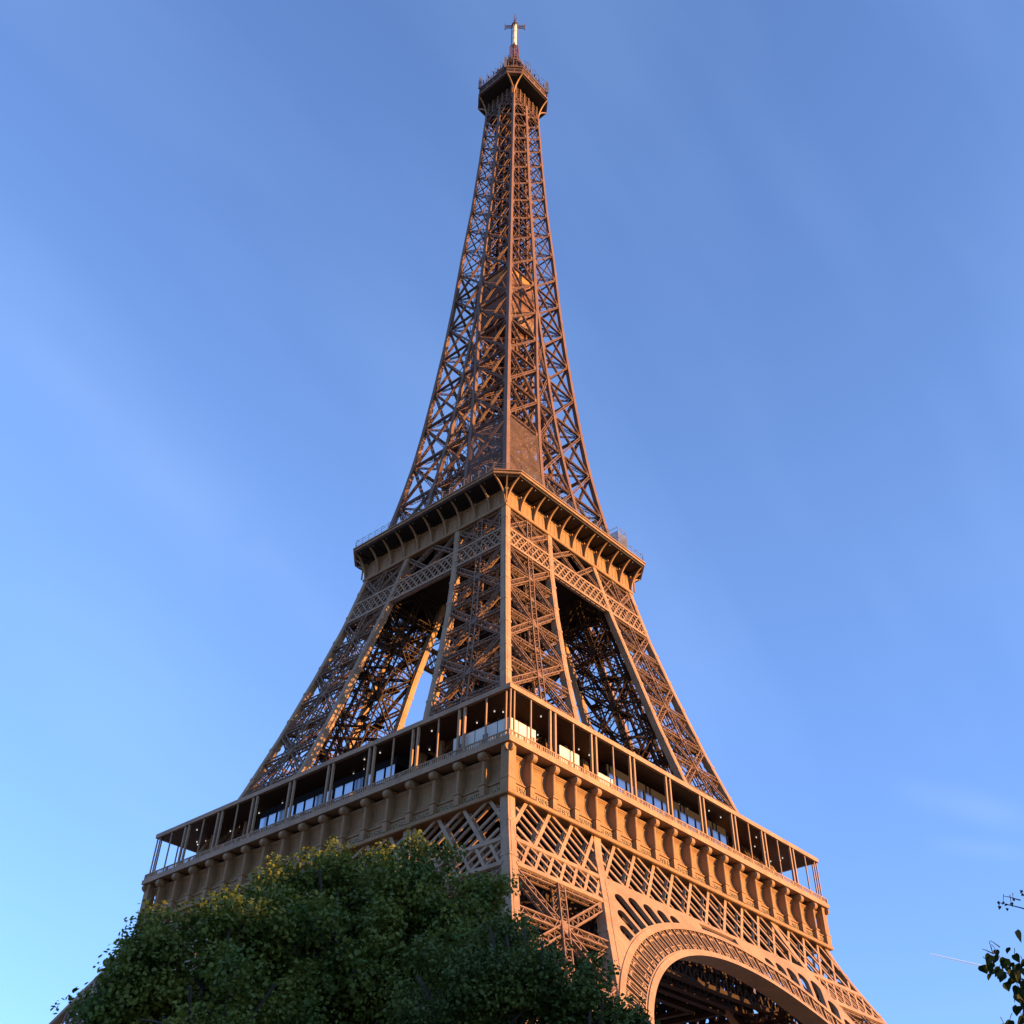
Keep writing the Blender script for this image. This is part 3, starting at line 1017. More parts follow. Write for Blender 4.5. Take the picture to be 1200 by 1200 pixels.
# ------------------------------------------------------------------ upper shaft
LV = [116, 127.3, 137.5, 147.7, 157.9, 167.8, 177.6, 187.3, 196.6, 205.5, 213.2, 220.7, 228.3, 235.6, 242.6, 249.2, 255.2, 260.6, 265.2]
def ps(z): return .88-(z-116)/150*.28
def upper_part():
    m = MB()
    # inner faces, horizontal frames
    for i, (za, zb) in enumerate(zip(LV[:-1], LV[1:])):
        w = .5 if za < 170 else .36
        ha, hb2 = H(za)-.4, H(zb)-.4; wa, wb = W(za)+.35, W(zb)+.35
        if za < 160:
            for (A, B, n) in (((-ha, -wa, za), (-wb, -wb, zb), (0, 1, 0)), ((-wa, -wa, za), (-hb2, -wb, zb), (0, 1, 0)),
                              ((-wa, -ha, za), (-wb, -wb, zb), (1, 0, 0)), ((-wa, -wa, za), (-wb, -hb2, zb), (1, 0, 0)),
                              ((-ha, -wa, za), (-wa, -wa, za), (0, 1, 0)), ((-wa, -ha, za), (-wa, -wa, za), (1, 0, 0))):
                m.lat(A, B, w, n, .9, .1, .06)
        # horizontal frames
        c = 0 if za > 170 else -wa
        m.lat((-ha, -ha, za), (c, c, za), .5, (0, 0, 1), .9, .1, .06)
        m.lat((c, -ha, za), (-ha, c, za), .5, (0, 0, 1), .9, .1, .06)
        m.bar((c, -ha, za), (c, c, za), .2, .25, (0, 0, 1)); m.bar((-ha, c, za), (c, c, za), .2, .25, (0, 0, 1))
        # slender inner ties
        m.bar((-ha, -ha*.5, za), (-hb2*.5, -hb2*.2, zb), .12, .12, (0, 0, 1), False)
        m.bar((-ha*.5, -ha, za), (-hb2*.2, -hb2*.5, zb), .12, .12, (0, 0, 1), False)
        m.bar((-ha*.15, -ha*.6, za), (-hb2*.8, -hb2*.5, zb), .12, .12, (0, 0, 1), False)
        m.bar((-ha*.6, -ha*.15, za), (-hb2*.5, -hb2*.8, zb), .12, .12, (0, 0, 1), False)
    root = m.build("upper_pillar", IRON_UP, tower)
    m = MB(); post(m, cH, cH, 115.9, 265.6, .88, .62, 3); m.build("corner_post", IRON_UP, root)
    for fx, fy in ((cW, cH), (cH, cW)):
        m = MB(); post(m, fx, fy, 115.9, 177.6, .8, .6, 3); post(m, fx, fy, 177.6, 265.6, .42, .38, 3); m.build("inner_post", IRON_UP, root)
    m = MB(); post(m, cW, cW, 115.9, 168, .8, .6, 3); m.build("inner_post", IRON_UP, root)
    for f in range(2):
        def F(t, z):
            p = ps(z); a, b = -(H(z)-p/2), -(W(z)+(p/2 if z < 177 else .2))
            q = a+(b-a)*t
            return (q, a, z) if f == 0 else (a, q, z)
        n = (0, -1, .15) if f == 0 else (-1, 0, .15)
        m = MB()
        for za, zb in zip(LV[:-1], LV[1:]):
            if za < 196:
                for A, B in ((F(0, za), F(1, zb)), (F(1, za), F(0, zb)), (F(0, za), F(1, za))):
                    m.lat(A, B, .52 if za < 150 else .4, n, .85, .12, .06, .3)
            else:
                for A, B in ((F(0, za), F(1, zb)), (F(1, za), F(0, zb)), (F(0, za), F(1, za))):
                    m.lat(A, B, .34, n, .9, .09, .05)
            for t, sgt in ((0, 1), (1, -1)):
                wd = H(za)-W(za); q = .62/max(wd, .5)
                m.bar(F(t+sgt*q, za-.55), F(t+sgt*q, za+.55), .55, ps(za)*.6, n)
            gusset(m, F(.5, (za+zb)/2), n, .35, .3)
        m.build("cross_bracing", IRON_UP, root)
    return root
up = upper_part()
around(up, tower)
# bracing between neighbouring pillars while they are still apart
m = MB()
for za, zb in zip(LV[:-1], LV[1:]):
    if za > 160: break
    ha, hb2 = H(za)-.4, H(zb)-.4; wa, wb = W(za)+.4, W(zb)+.4
    n = (0, -1, .15)
    m.lat((-wa, -ha, za), (wa, -ha, za), .6, n, .85, .12, .07, .3)
    m.lat((-wa, -ha, za), (wb, -hb2, zb), .55, n, .85, .12, .07, .3)
    m.lat((wa, -ha, za), (-wb, -hb2, zb), .55, n, .85, .12, .07, .3)
around(m.build("linking_bracing", IRON_UP, tower), tower)
# lift shafts, guide columns and machinery in the core
m = MB()
for z in np.arange(117, 262, 3.2):
    s2 = min(3.1, H(z)*.42)
    for sg in (-1, 1):
        m.bar((-s2, sg*s2, z), (s2, sg*s2, z), .22, .3, (0, 0, 1)); m.bar((sg*s2, -s2, z), (sg*s2, s2, z), .22, .3, (0, 0, 1))
        m.bar((-s2, sg*s2, z), (s2, sg*s2, z+3.2), .14, .14, (0, 1, 0), False)
        m.bar((sg*s2, -s2, z), (sg*s2, s2, z+3.2), .14, .14, (1, 0, 0), False)
    m.bar((0, -s2, z), (0, s2, z), .2, .3, (0, 0, 1))
shaft = m.build("lift_shaft", IRON_SHADED, tower)
for (x, y) in ((-1, -1), (1, -1), (1, 1), (-1, 1), (0, -1), (0, 1), (-1, 0), (1, 0)):
    m = MB(); rings = []
    for z in np.linspace(116, 264, 20):
        s2 = min(3.1, H(z)*.42); p = .28 if x and y else .2
        rings.append([(x*s2-p, y*s2-p, z), (x*s2+p, y*s2-p, z), (x*s2+p, y*s2+p, z), (x*s2-p, y*s2+p, z)])
    m.sweep(rings); m.build("guide_column", RUSTP, shaft)
m = MB()
r2 = random.Random(3)
for z in np.arange(118, 188, 5.1):
    for (x0, x1, y0, y1) in ((-2.9, -.3, -2.9, -2.8), (.3, 2.9, -2.9, -2.8), (-2.9, -2.8, -2.9, -.3), (-2.9, -2.8, .3, 2.9)):
        if r2.random() < .62:
            zz = z+r2.uniform(-1, 1); m.box(x0, x1, y0, y1, zz, zz+r2.uniform(2.5, 4.4))
m.build("shaft_cladding", RUSTP, shaft)
m = MB()
z = 118.0; k = 0
while z < 262:
    s2 = min(2.0, H(z)*.3); a0 = k*math.pi/2
    A = (3*s2*.6*math.cos(a0)+1.0, 3*s2*.6*math.sin(a0)+1.0, z); B = (3*s2*.6*math.cos(a0+1.57)+1.0, 3*s2*.6*math.sin(a0+1.57)+1.0, z+1.6)
    m.bar(A, B, .9, .14, (0, 0, 1)); m.bar((A[0], A[1], A[2]+1), (B[0], B[1], B[2]+1), .07, .07, (0, 0, 1), False)
    z += 1.6; k += 1
m.build("spiral_stair", IRON_SHADED, shaft)
# intermediate change-over platform
m = MB()
c = 5.1
m.sweep([[(-4.3, -4.3, 177.2), (4.3, -4.3, 177.2), (4.3, 4.3, 177.2), (-4.3, 4.3, 177.2)], [(-c, -c, 179.5), (c, -c, 179.5), (c, c, 179.5), (-c, c, 179.5)],
         [(-c, -c, 190.6), (c, -c, 190.6), (c, c, 190.6), (-c, c, 190.6)]])
inter = m.build("intermediate_cabin", RUSTP, tower)
m = MB()
m.sweep([[(-5.0, -5.0, 190.7), (5.0, -5.0, 190.7), (5.0, 5.0, 190.7), (-5.0, 5.0, 190.7)], [(-5.0, -5.0, 192.7), (5.0, -5.0, 192.7), (5.0, 5.0, 192.7), (-5.0, 5.0, 192.7)]])
m.build("amber_band", AMBER, inter)
m = MB()
m.box(-5.05, 5.05, -5.05, 5.05, 192.75, 193.2)
for z in (180.5, 183, 185.5, 188):
    m.box(-c-.04, c+.04, -c-.04, c+.04, z, z+.12)
m.build("cabin_trim", IRON_SHADED, inter)

# ------------------------------------------------------------------ summit
m = MB()
# pilastered wall below the top platform
for sgn in range(1):
    hw = 4.75
    m.box(-hw, hw, -hw, -hw+.15, 262.5, 271.9)
wall = m.build("summit_wall", IRON_SHADED, tower)
m = MB()
for k in range(6):
    u = -4.3+8.6*k/5
    m.box(u-.16, u+.16, -5.25, -4.7, 264.5, 270.5)
    for q in range(5):
        a0 = math.pi*q/5; a1 = math.pi*(q+1)/5
        if k < 5:
            uc = u+.86; m.bar((uc-.66*math.cos(a0), -5.1, 267+.8*math.sin(a0)), (uc-.66*math.cos(a1), -5.1, 267+.8*math.sin(a1)), .16, .25)
for z in (262.5, 264.4, 266.3):
    m.bar((-4.9, -5.1, z), (4.9, -5.1, z), .22, .2)
for k in range(5):
    u = -4.3+8.6*k/5
    m.bar((u, -5.1, 262.5), (u+1.72, -5.1, 266.3), .12, .1); m.bar((u+1.72, -5.1, 262.5), (u, -5.1, 266.3), .12, .1)
m.build("pilaster", IRON_UP, wall)
around(wall, tower)
HT, CT = 8.38, 3.12
m = MB()
m.sweep([octo(HT-.5, CT, 271.9), octo(HT, CT, 271.95), octo(HT, CT, 272.35), octo(HT-.15, CT, 272.4), octo(HT-.15, CT, 272.6)])
top = m.build("summit_platform", IRON_UP, tower)
m = MB(); m.sweep([octo(HT-.45, CT, 271.6), octo(HT-.45, CT, 271.89)]); m.build("platform_soffit", DARK, top)
m = MB(); m.sweep([octo(HT-.35, CT, 272.6), octo(HT-.35, CT, 275.3)]); m.build("cabin_wall", IRON_UP, top)
m = MB()
o8 = octo(HT-.30, CT, 0)
for i in range(8):
    A, B = Vector(o8[i]), Vector(o8[(i+1) % 8]); L = (B-A).length; n = max(2, int(L/2.0))
    nrm = Vector(((A+B)/2).xy).normalized(); nrm = Vector((B.y-A.y, A.x-B.x, 0)).normalized()
    for k in range(n):
        P = A+(B-A)*((k+.12)/n); Q = A+(B-A)*((k+.88)/n)
        m.bar(P+Vector((0, 0, 274.2)), Q+Vector((0, 0, 274.2)), .9, .06, tuple(nrm))
m.build("cabin_window", DARK, top)
m = MB(); m.sweep([octo(HT-.1, CT, 275.3), octo(HT-.1, CT, 275.75)]); m.build("cabin_roof", IRON_UP, top)
# caged open terrace
m = MB()
o8 = octo(HT-.4, CT, 0); o7 = octo(HT-1.7, CT*.85, 0)
for i in range(8):
    A, B = Vector(o8[i]), Vector(o8[(i+1) % 8]); C_, D_ = Vector(o7[i]), Vector(o7[(i+1) % 8])
    n = max(3, int((B-A).length/1.0))
    for k in range(n+1):
        P = A+(B-A)*k/n; Q = C_+(D_-C_)*k/n
        m.bar(P+Vector((0, 0, 275.7)), P+Vector((0, 0, 277.6)), .06, .06, (1, 0, 0), False)
        m.bar(P+Vector((0, 0, 277.6)), Q+Vector((0, 0, 279.0)), .06, .06, (1, 0, 0), False)
    for z in (276.2, 276.9, 277.6):
        m.bar(A+Vector((0, 0, z)), B+Vector((0, 0, z)), .06, .06, (0, 0, 1), False)
    m.bar(C_+Vector((0, 0, 279)), D_+Vector((0, 0, 279)), .1, .1, (0, 0, 1), False)
m.build("terrace_cage", IRON_UP, top)
# corner brackets: two ribs from each corner post to the ends of the chamfer
for s4 in range(4):
    for (ex, ey) in ((-HT+.1, -HT+CT), (-HT+CT, -HT+.1)):
        mm = MB()
        A = Vector((-5.05, -5.05, 0)); E_ = Vector((ex, ey, 0)); o_ = (E_-A); L = o_.length; o_.normalize()
        bracket(mm, A, o_, 0, L, 264.8, 271.8, .34)
        o = mm.build("corner_bracket", FRIEZE, top); o.rotation_euler.z = s4*math.pi/2
# core drum, lantern, mast
m = MB()
m.sweep([octo(5.0, 1.8, 275.7), octo(4.8, 1.8, 281.5)])
m.sweep([octo(3.6, 1.3, 281.5), octo(3.3, 1.2, 287)])
for z in (281.5, 284, 287):
    m.sweep([octo(4.3, 1.5, z), octo(4.3, 1.5, z+.2)])
core = m.build("summit_core", IRON_UP, top)
m = MB()
for k in range(8):
    a = (k+.5)*math.pi/4
    pts = [Vector((2.6*math.cos(a), 2.6*math.sin(a), 287)), Vector((2.5*math.cos(a), 2.5*math.sin(a), 292)), Vector((2.0*math.cos(a), 2.0*math.sin(a), 295)), Vector((1.2*math.cos(a), 1.2*math.sin(a), 296.8))]
    for A, B in zip(pts[:-1], pts[1:]): m.bar(A, B, .3, .3, (0, 0, 1), False)
m.cyl((0, 0, 286.8), (0, 0, 288.6), 2.9, 2.9, 16)
m.cyl((0, 0, 292.2), (0, 0, 292.8), 2.8, 2.8, 16)
m.cyl((0, 0, 295.5), (0, 0, 297.2), 1.9, 1.2, 14)
m.cyl((0, 0, 288), (0, 0, 295.5), 1.1, 1.1, 10)
m.build("lantern", IRON_UP, top)
m = MB()
m.lat((-.95, -.95, 297), (-.75, -.75, 304.5), .3, (1, 0, 0), .6, .08, .05)
for sx in (-1, 1):
    for sy in (-1, 1):
        m.bar((sx*1.0, sy*1.0, 297), (sx*.8, sy*.8, 304.6), .16, .16, (1, 0, 0))
for z in np.arange(297.5, 304.6, 1.2):
    for (a, b) in (((-1, -1), (1, -1)), ((1, -1), (1, 1)), ((1, 1), (-1, 1)), ((-1, 1), (-1, -1))):
        m.bar((a[0], a[1], z), (b[0], b[1], z), .1, .1, (0, 0, 1)); m.bar((a[0]*.9, a[1]*.9, z), (b[0]*.9, b[1]*.9, z+1.2), .09, .09, (0, 0, 1), False)
mast = m.build("antenna_mast", MASTR, tower)
m = MB(); m.cyl((0, 0, 304.4), (0, 0, 317.2), .70, .62, 16)
for z in (304.5, 308.6, 313, 317): m.cyl((0, 0, z), (0, 0, z+.18), .78, .78, 16)
m.build("mast_cylinder", MASTW, mast)
m = MB()
for s_ in (-1, 1):
    m.cyl((s_*.62, -s_*.70, 304.4), (s_*.62, -s_*.70, 317.4), .12, .12, 8)
m.cyl((0, 0, 317.2), (0, 0, 324.3), .3, .12, 8)
for z, l_ in ((318.2, 1.0), (321.3, .75)):
    m.bar((-l_, 0, z), (l_, 0, z), .12, .12); m.bar((0, -l_, z), (0, l_, z), .12, .12, (1, 0, 0))
m.cyl((0, 0, 317.2), (0, 0, 318.3), 1.1, .8, 10)
m.build("mast_tip", MASTR, mast)
m = MB()
for a in (R(-48.6), R(131.4), R(41.4), R(221.4)):
    d_ = Vector((math.cos(a), math.sin(a), 0)); q = Vector((-d_.y, d_.x, 0))
    for z in (315.8, 317.0):
        m.bar(d_*.8+Vector((0, 0, z)), d_*3.0+Vector((0, 0, z)), .3, .3, (0, 0, 1))
    m.bar(d_*3.0+Vector((0, 0, 314.8)), d_*3.0+Vector((0, 0, 318.2)), .32, .32, tuple(q))
    m.bar(d_*2.0+Vector((0, 0, 315.8)), d_*2.0+Vector((0, 0, 317.0)), .12, .12, tuple(q))
m.build("cross_arm", ANT, mast)
# antennas around the summit terrace and the base of the mast
r3 = random.Random(11)
for i in range(8):
    o8 = octo(HT-.2, CT, 0); A, B = Vector(o8[i]), Vector(o8[(i+1) % 8])
    n = 11 if (B-A).length > 6 else 4
    for k in range(n):
        P = A+(B-A)*((k+.5+r3.uniform(-.2, .2))/n)
        mm = MB(); hgt = r3.uniform(1.2, 3.4); base = 277.2
        lean = Vector((r3.uniform(-.4, .4), r3.uniform(-.4, .4), 0))
        mm.bar(P+Vector((0, 0, base-1.5)), P+lean+Vector((0, 0, base+hgt)), .1, .1, (1, 0, 0))
        if k % 2 == 0:
            q = P+lean*.7+Vector((0, 0, base+hgt*.7)); mm.bar(q-Vector((.7, .5, 0)), q+Vector((.7, -.5, .1)), .08, .08, (0, 0, 1))
        else:
            mm.bar(P+Vector((0, 0, base+.2)), P+Vector((0, 0, base+1.4)), .35, .18, (1, 0, 0))
        mm.build("antenna", ANT, top)
for (x, y) in ((-HT-.1, HT-CT-.4), (HT-CT-.4, -HT-.1), (-HT-.1, -HT+CT+.5)):
    mm = MB(); mm.bar((x, y, 274.8), (x, y, 280.2), .75, .4, (1, 1, 0)); mm.bar((x, y, 280.2), (x, y, 281.6), .1, .1, (1, 0, 0)); mm.build("panel_antenna", ANT, top)
for k in range(14):
    a = r3.uniform(0, 6.28); z = r3.uniform(289, 303); rr = r3.uniform(1.1, 2.2)
    mm = MB(); mm.bar((0, 0, z), (rr*math.cos(a), rr*math.sin(a), z), .08, .08, (0, 0, 1)); mm.bar((rr*math.cos(a), rr*math.sin(a), z-.5), (rr*math.cos(a), rr*math.sin(a), z+.8), .22, .16, (1, 0, 0))
    mm.build("dipole", ANT, mast)

# ------------------------------------------------------------------ netting and scaffold on the second platform
m = MB()
za, zb = 116.0, 136.7
rows = 8
for f in range(2):
    rings = []
    for k in range(rows+1):
        z = za+(zb-za)*k/rows; a = -(H(z)-.14); b = -(W(z)+.5)
        pts = []
        for j in range(9):
            q = a+(b-a)*j/8; dd = .05*math.sin(j*2.1+k*1.7)
            pts.append((q, a+dd, z) if f == 0 else (a+dd, q, z))
        rings.append(pts)
    for k in range(rows):
        for j in range(8):
            A, B, C_, D_ = rings[k][j], rings[k][j+1], rings[k+1][j+1], rings[k+1][j]
            m.add([A, B, C_, D_], [(0, 1, 2, 3)])
net = m.build("debris_netting", NET)
tag(net, "brown see-through netting wrapped round the near leg just above the upper gallery", "netting")
m = MB(); m.box(-10.5, -6.2, -10.5, -6.2, 122.0, 128.5); m.box(-11, -5.8, -11, -5.8, 121.6, 122.0)
wb_ = m.build("works_cabin", RUSTP); 
m = MB(); m.box(-10.7, -6.0, -10.7, -6.0, 128.5, 128.8); m.build("cabin_roof", IRON_SHADED, wb_)
m = MB()
for (x, y) in ((-10.4, -10.4), (-6.3, -10.4), (-10.4, -6.3), (-6.3, -6.3)): m.box(x-.12, x+.12, y-.12, y+.12, 115.95, 121.6)
m.build("cabin_leg", IRON_SHADED, wb_)
tag(wb_, "boxy brown works cabin half hidden behind the netting of the near leg", "cabin")
sc_ = empty("scaffold", (15.6, -15.2, 115.95))
tag(sc_, "grey mesh-wrapped scaffold cage standing at the right end of the upper gallery", "scaffold")
m = MB()
for x in (-1.3, 0, 1.3):
    for y in (-1.3, 1.3):
        m.cyl((x, y, 0), (x, y, 8.6), .05, seg=6)
for z in (0.3, 2.3, 4.3, 6.3, 8.3):
    for y in (-1.3, 1.3): m.cyl((-1.3, y, z), (1.3, y, z), .04, seg=6)
    for x in (-1.3, 1.3): m.cyl((x, -1.3, z), (x, 1.3, z), .04, seg=6)
    for x in (-1.3, 0):
        m.cyl((x, -1.3, z), (x+1.3, -1.3, min(z+2, 8.6)), .035, seg=5)
m.build("tube_frame", STEEL, sc_)
m = MB()
for (a, b) in (((-1.4, -1.4), (1.4, -1.4)), ((1.4, -1.4), (1.4, 1.4)), ((1.4, 1.4), (-1.4, 1.4)), ((-1.4, 1.4), (-1.4, -1.4))):
    m.add([(a[0], a[1], .1), (b[0], b[1], .1), (b[0], b[1], 7.4), (a[0], a[1], 7.4)], [(0, 1, 2, 3)])
m.build("mesh_wrap", NETG, sc_)

# ------------------------------------------------------------------ white hoardings on the first gallery
def hoarding(u0, u1, face, top_z, label, vents):
    e = empty("hoarding")
    m = MB(); n = max(1, round((u1-u0)/1.6))
    m.box(u0, u1, -34.42, -34.34, 57.37, top_z)
    pb = m.build("board", WHITEP, e)
    m = MB()
    for k in range(n+1):
        u = u0+(u1-u0)*k/n; m.box(u-.03, u+.03, -34.45, -34.33, 57.37, top_z+.03)
    m.box(u0, u1, -34.46, -34.32, top_z, top_z+.07)
    m.build("board_frame", GREYP if vents else WHITEP, e)
    for v in vents:
        mm = MB()
        for q in range(2):
            mm.box(v+q*.45, v+q*.45+.32, -34.47, -34.42, 57.9, 59.2)
        mm.build("vent_grille", ANT, e)
    if face: e.rotation_euler.z = -math.pi/2
    tag(e, label, "hoarding", "white hoardings behind the gallery balustrade")
hoarding(-34.4, -29.8, 0, 60.2, "white hoarding panel right of the near corner on the sunlit gallery", [-30.8])
hoarding(-25.5, -21.9, 0, 60.0, "pair of white hoarding sheets, second white block from the corner on the sunlit gallery", [])
hoarding(-18.6, -15.2, 0, 59.2, "low white hoarding strip beside the third column pair of the sunlit gallery", [])
hoarding(25.6, 34.4, 1, 60.2, "long pale grey-white hoarding left of the near corner on the shaded gallery", [26.6, 30.4])

# ------------------------------------------------------------------ trees
def bark_mat(): return mat("bark", (0.075, 0.06, 0.045), 0.9, noise=0.4, nscale=3, bump=.4)
BARK = bark_mat()
def leaf_mat(name, a, b):
    m = bpy.data.materials.new(name); m.use_nodes = True
    n = m.node_tree; bs = n.nodes['Principled BSDF']; o = n.nodes['Material Output']
    t = n.nodes.new("ShaderNodeTexCoord"); x = n.nodes.new("ShaderNodeTexNoise")
    x.inputs['Scale'].default_value = .9; x.inputs['Detail'].default_value = 5
    r = n.nodes.new("ShaderNodeMapRange"); r.inputs['From Min'].default_value = .35; r.inputs['From Max'].default_value = .68
    k = n.nodes.new("ShaderNodeMix"); k.data_type = 'RGBA'
    k.inputs['A'].default_value = (*a, 1); k.inputs['B'].default_value = (*b, 1)
    n.links.new(t.outputs['Object'], x.inputs['Vector']); n.links.new(x.outputs['Fac'], r.inputs['Value'])
    n.links.new(r.outputs['Result'], k.inputs['Factor']); n.links.new(k.outputs['Result'], bs.inputs['Base Color'])
    bs.inputs['Roughness'].default_value = .6; bs.inputs['Specular IOR Level'].default_value = .3
    tl = n.nodes.new("ShaderNodeBsdfTranslucent"); n.links.new(k.outputs['Result'], tl.inputs['Color'])
    mx = n.nodes.new("ShaderNodeMixShader"); mx.inputs['Fac'].default_value = .3
    n.links.new(bs.outputs['BSDF'], mx.inputs[1]); n.links.new(tl.outputs['BSDF'], mx.inputs[2])
    n.links.new(mx.outputs['Shader'], o.inputs['Surface'])
    return m
LEAF_A = leaf_mat("leaf_green", (0.075, 0.118, 0.018), (0.200, 0.205, 0.030))
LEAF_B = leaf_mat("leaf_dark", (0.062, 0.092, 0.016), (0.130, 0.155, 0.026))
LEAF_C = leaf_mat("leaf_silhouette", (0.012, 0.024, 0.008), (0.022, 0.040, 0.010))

def cam_ray(px, py):
    v = FW+RT*((px-600-6.303)/1253.687)-UP*((py-600+78.164)/1253.687)
    return v
def on_ray(px, py, dist):
    """world point seen in direction (px,py) at horizontal distance dist from the viewpoint"""
    v = cam_ray(px, py); k = dist/math.hypot(v.x, v.y)
    return CAM+v*k

def leaf_cloud(centres, nper, size, seed, spread=1.0):
    """leaf-sized pentagons scattered on the shells of many small clumps"""
    g_ = np.random.default_rng(seed)
    V = []; Fc = []
    tot = 0
    shape = np.array([(0, -.5, 0), (.42, -.12, .06), (.30, .32, .0), (0, .55, -.05), (-.30, .32, .0), (-.42, -.12, .06)])
    for (c, r) in centres:
        n = int(nper*r*r)
        d = g_.normal(size=(n, 3)); d /= np.linalg.norm(d, axis=1)[:, None]
        rad = r*(.45+.6*g_.random(n)**.6)
        P = np.array(c)+d*rad[:, None]*np.array([1, 1, .8])
        # leaf orientation: mostly facing outward and up
        nn_ = d*.7+np.array([0, 0, .6])+g_.normal(size=(n, 3))*.55
        nn_ /= np.linalg.norm(nn_, axis=1)[:, None]
        t = np.cross(nn_, g_.normal(size=(n, 3))); t /= np.linalg.norm(t, axis=1)[:, None]
        b = np.cross(nn_, t)
        s_ = size*(.6+.8*g_.random(n))
        for q in range(6):
            pass
        vv = P[:, None, :]+(shape[None, :, 0, None]*t[:, None, :]+shape[None, :, 1, None]*b[:, None, :]+shape[None, :, 2, None]*nn_[:, None, :])*s_[:, None, None]
        V.append(vv.reshape(-1, 3))
        tot += n
    V = np.concatenate(V)
    me = bpy.data.meshes.new("crown")
    nf = tot
    me.vertices.add(len(V)); me.vertices.foreach_set("co", V.astype(np.float32).ravel())
    me.loops.add(nf*6); me.loops.foreach_set("vertex_index", np.arange(nf*6, dtype=np.int32))
    me.polygons.add(nf)
    me.polygons.foreach_set("loop_start", np.arange(0, nf*6, 6, dtype=np.int32))
    me.update(calc_edges=True)
    return me

def limb(m, A, B, r0, r1, seg=7, bend=.15, rg=None, n=5):
    A = Vector(A); B = Vector(B); L = (B-A).length
    rings = []; off = Vector((0, 0, 0))
    a = (B-A).normalized(); t = Vector((0, 0, 1)) if abs(a.z) < .9 else Vector((1, 0, 0))
    u = a.cross(t).normalized(); v = a.cross(u)
    pts = []
    for k in range(n+1):
        f = k/n
        P = A+(B-A)*f+(u*math.sin(f*5+r0*9)+v*math.cos(f*4+r0*7)-v)*bend*L*.12*(1-abs(2*f-1))
        r = r0+(r1-r0)*f; pts.append(P)
        rings.append([tuple(P+u*(r*math.cos(2*math.pi*q/seg))+v*(r*math.sin(2*math.pi*q/seg))) for q in range(seg)])
    m.sweep(rings)
    return pts

def tree(base, lobes, trunk_r, label, leafmat, leaf_size, nper, seed, clump=(.20, .42), group=None):
    """lobes: list of (centre, radii) ellipsoids making up the crown"""
    e = empty("broadleaf_tree", base)
    rg = random.Random(seed)
    e_loc = Vector(base)
    centres = []
    for (c, (rx, ry, rz)) in lobes:
        def rdir():
            while True:
                d = Vector((rg.gauss(0, 1), rg.gauss(0, 1), rg.gauss(0, 1)))
                if d.length > .1: return d.normalized()
        # boughs: smaller irregular masses round the lobe, each made of many leaf clumps
        for _ in range(int(9+rx*7)):
            d = rdir(); f = .52+.38*rg.random()
            bc = Vector(c)+Vector((d.x*rx*f, d.y*ry*f, d.z*rz*f))-e_loc
            br = rg.uniform(.26, .46)*rx*(.8 if rx > 1.6 else 1.0)
            for _ in range(int(5+br*br*30)):
                d2 = rdir(); f2 = .45+.6*rg.random()
                P = bc+Vector((d2.x, d2.y, d2.z*.8))*br*f2
                centres.append((tuple(P), rg.uniform(*clump)))
    me = leaf_cloud(centres, nper, leaf_size, seed)
    me.materials.append(leafmat)
    o = bpy.data.objects.new("crown", me); COL.objects.link(o); o.parent = e
    m = MB()
    top = Vector((0, 0, 0))
    cc = sum((Vector(c) for c, r in lobes), Vector((0, 0, 0)))/len(lobes)-e_loc
    fork = Vector((cc.x*.25, cc.y*.25, max(2.4, cc.z*.42)))
    limb(m, (0, 0, -.2), fork, trunk_r, trunk_r*.75, 12)
    for (c, rr) in lobes:
        P = Vector(c)-e_loc
        mid = fork+(P-fork)*.55
        limb(m, fork, mid, trunk_r*.5, trunk_r*.3, 8)
        for q in range(5):
            d = Vector((rg.uniform(-1, 1), rg.uniform(-1, 1), rg.uniform(.0, 1))).normalized()
            E_ = P+Vector((d.x*rr[0], d.y*rr[1], d.z*rr[2]))*.75
            limb(m, mid, E_, trunk_r*.25, .03, 6)
            for w_ in range(3):
                d2 = Vector((rg.uniform(-1, 1), rg.uniform(-1, 1), rg.uniform(-.3, 1))).normalized()
                s0 = mid+(E_-mid)*rg.uniform(.4, .9)
                limb(m, s0, s0+d2*rr[0]*.45, .05, .012, 5, n=3)
    m.build("trunk", BARK, e)
    tag(e, label, "tree", group)
    return e
def lobe(px, py, dist, rx, ry, rz): return (on_ray(px, py, dist), (rx, ry, rz))
D1 = 30.0
b1 = on_ray(440, 1180, D1)
tree((b1.x, b1.y, 0), [lobe(437, 1043, D1, 1.85, 1.85, 1.65), lobe(522, 1056, D1-1, 1.5, 1.5, 1.3), lobe(370, 1060, D1-.5, 1.6, 1.6, 1.35), lobe(308, 1085, D1-1, 1.4, 1.4, 1.25), lobe(480, 1090, D1-1, 1.9, 1.9, 1.6),
                       lobe(480, 1150, D1-1.5, 2.4, 2.4, 1.9), lobe(380, 1150, D1-2, 2.2, 2.2, 1.9), lobe(330, 1190, D1+1, 2.2, 2.2, 1.7), lobe(520, 1200, D1+1, 2.2, 2.2, 1.8), lobe(560, 1130, D1-1, 1.3, 1.3, 1.5), lobe(430, 1260, D1-1, 3.0, 3.0, 2.4)],
     .34, "tallest green broadleaf tree, its crown peaking left of the near corner of the tower", LEAF_A, .098, 280, 21)
D2 = 27.0
b2 = on_ray(215, 1200, D2)
tree((b2.x, b2.y, 0), [lobe(235, 1135, D2, 1.6, 1.6, 1.5), lobe(290, 1100, D2+.5, 1.2, 1.2, 1.05), lobe(170, 1125, D2, 1.05, 1.05, 1.1), lobe(140, 1180, D2, 1.0, 1.0, .9),
                       lobe(250, 1200, D2-.8, 2.2, 2.2, 1.6), lobe(170, 1240, D2, 2.0, 2.0, 1.6)],
     .28, "dark green broadleaf tree at the far left, hiding the foot of the left leg", LEAF_A, .092, 290, 37)
D3 = 25.0
b3 = on_ray(620, 1215, D3)
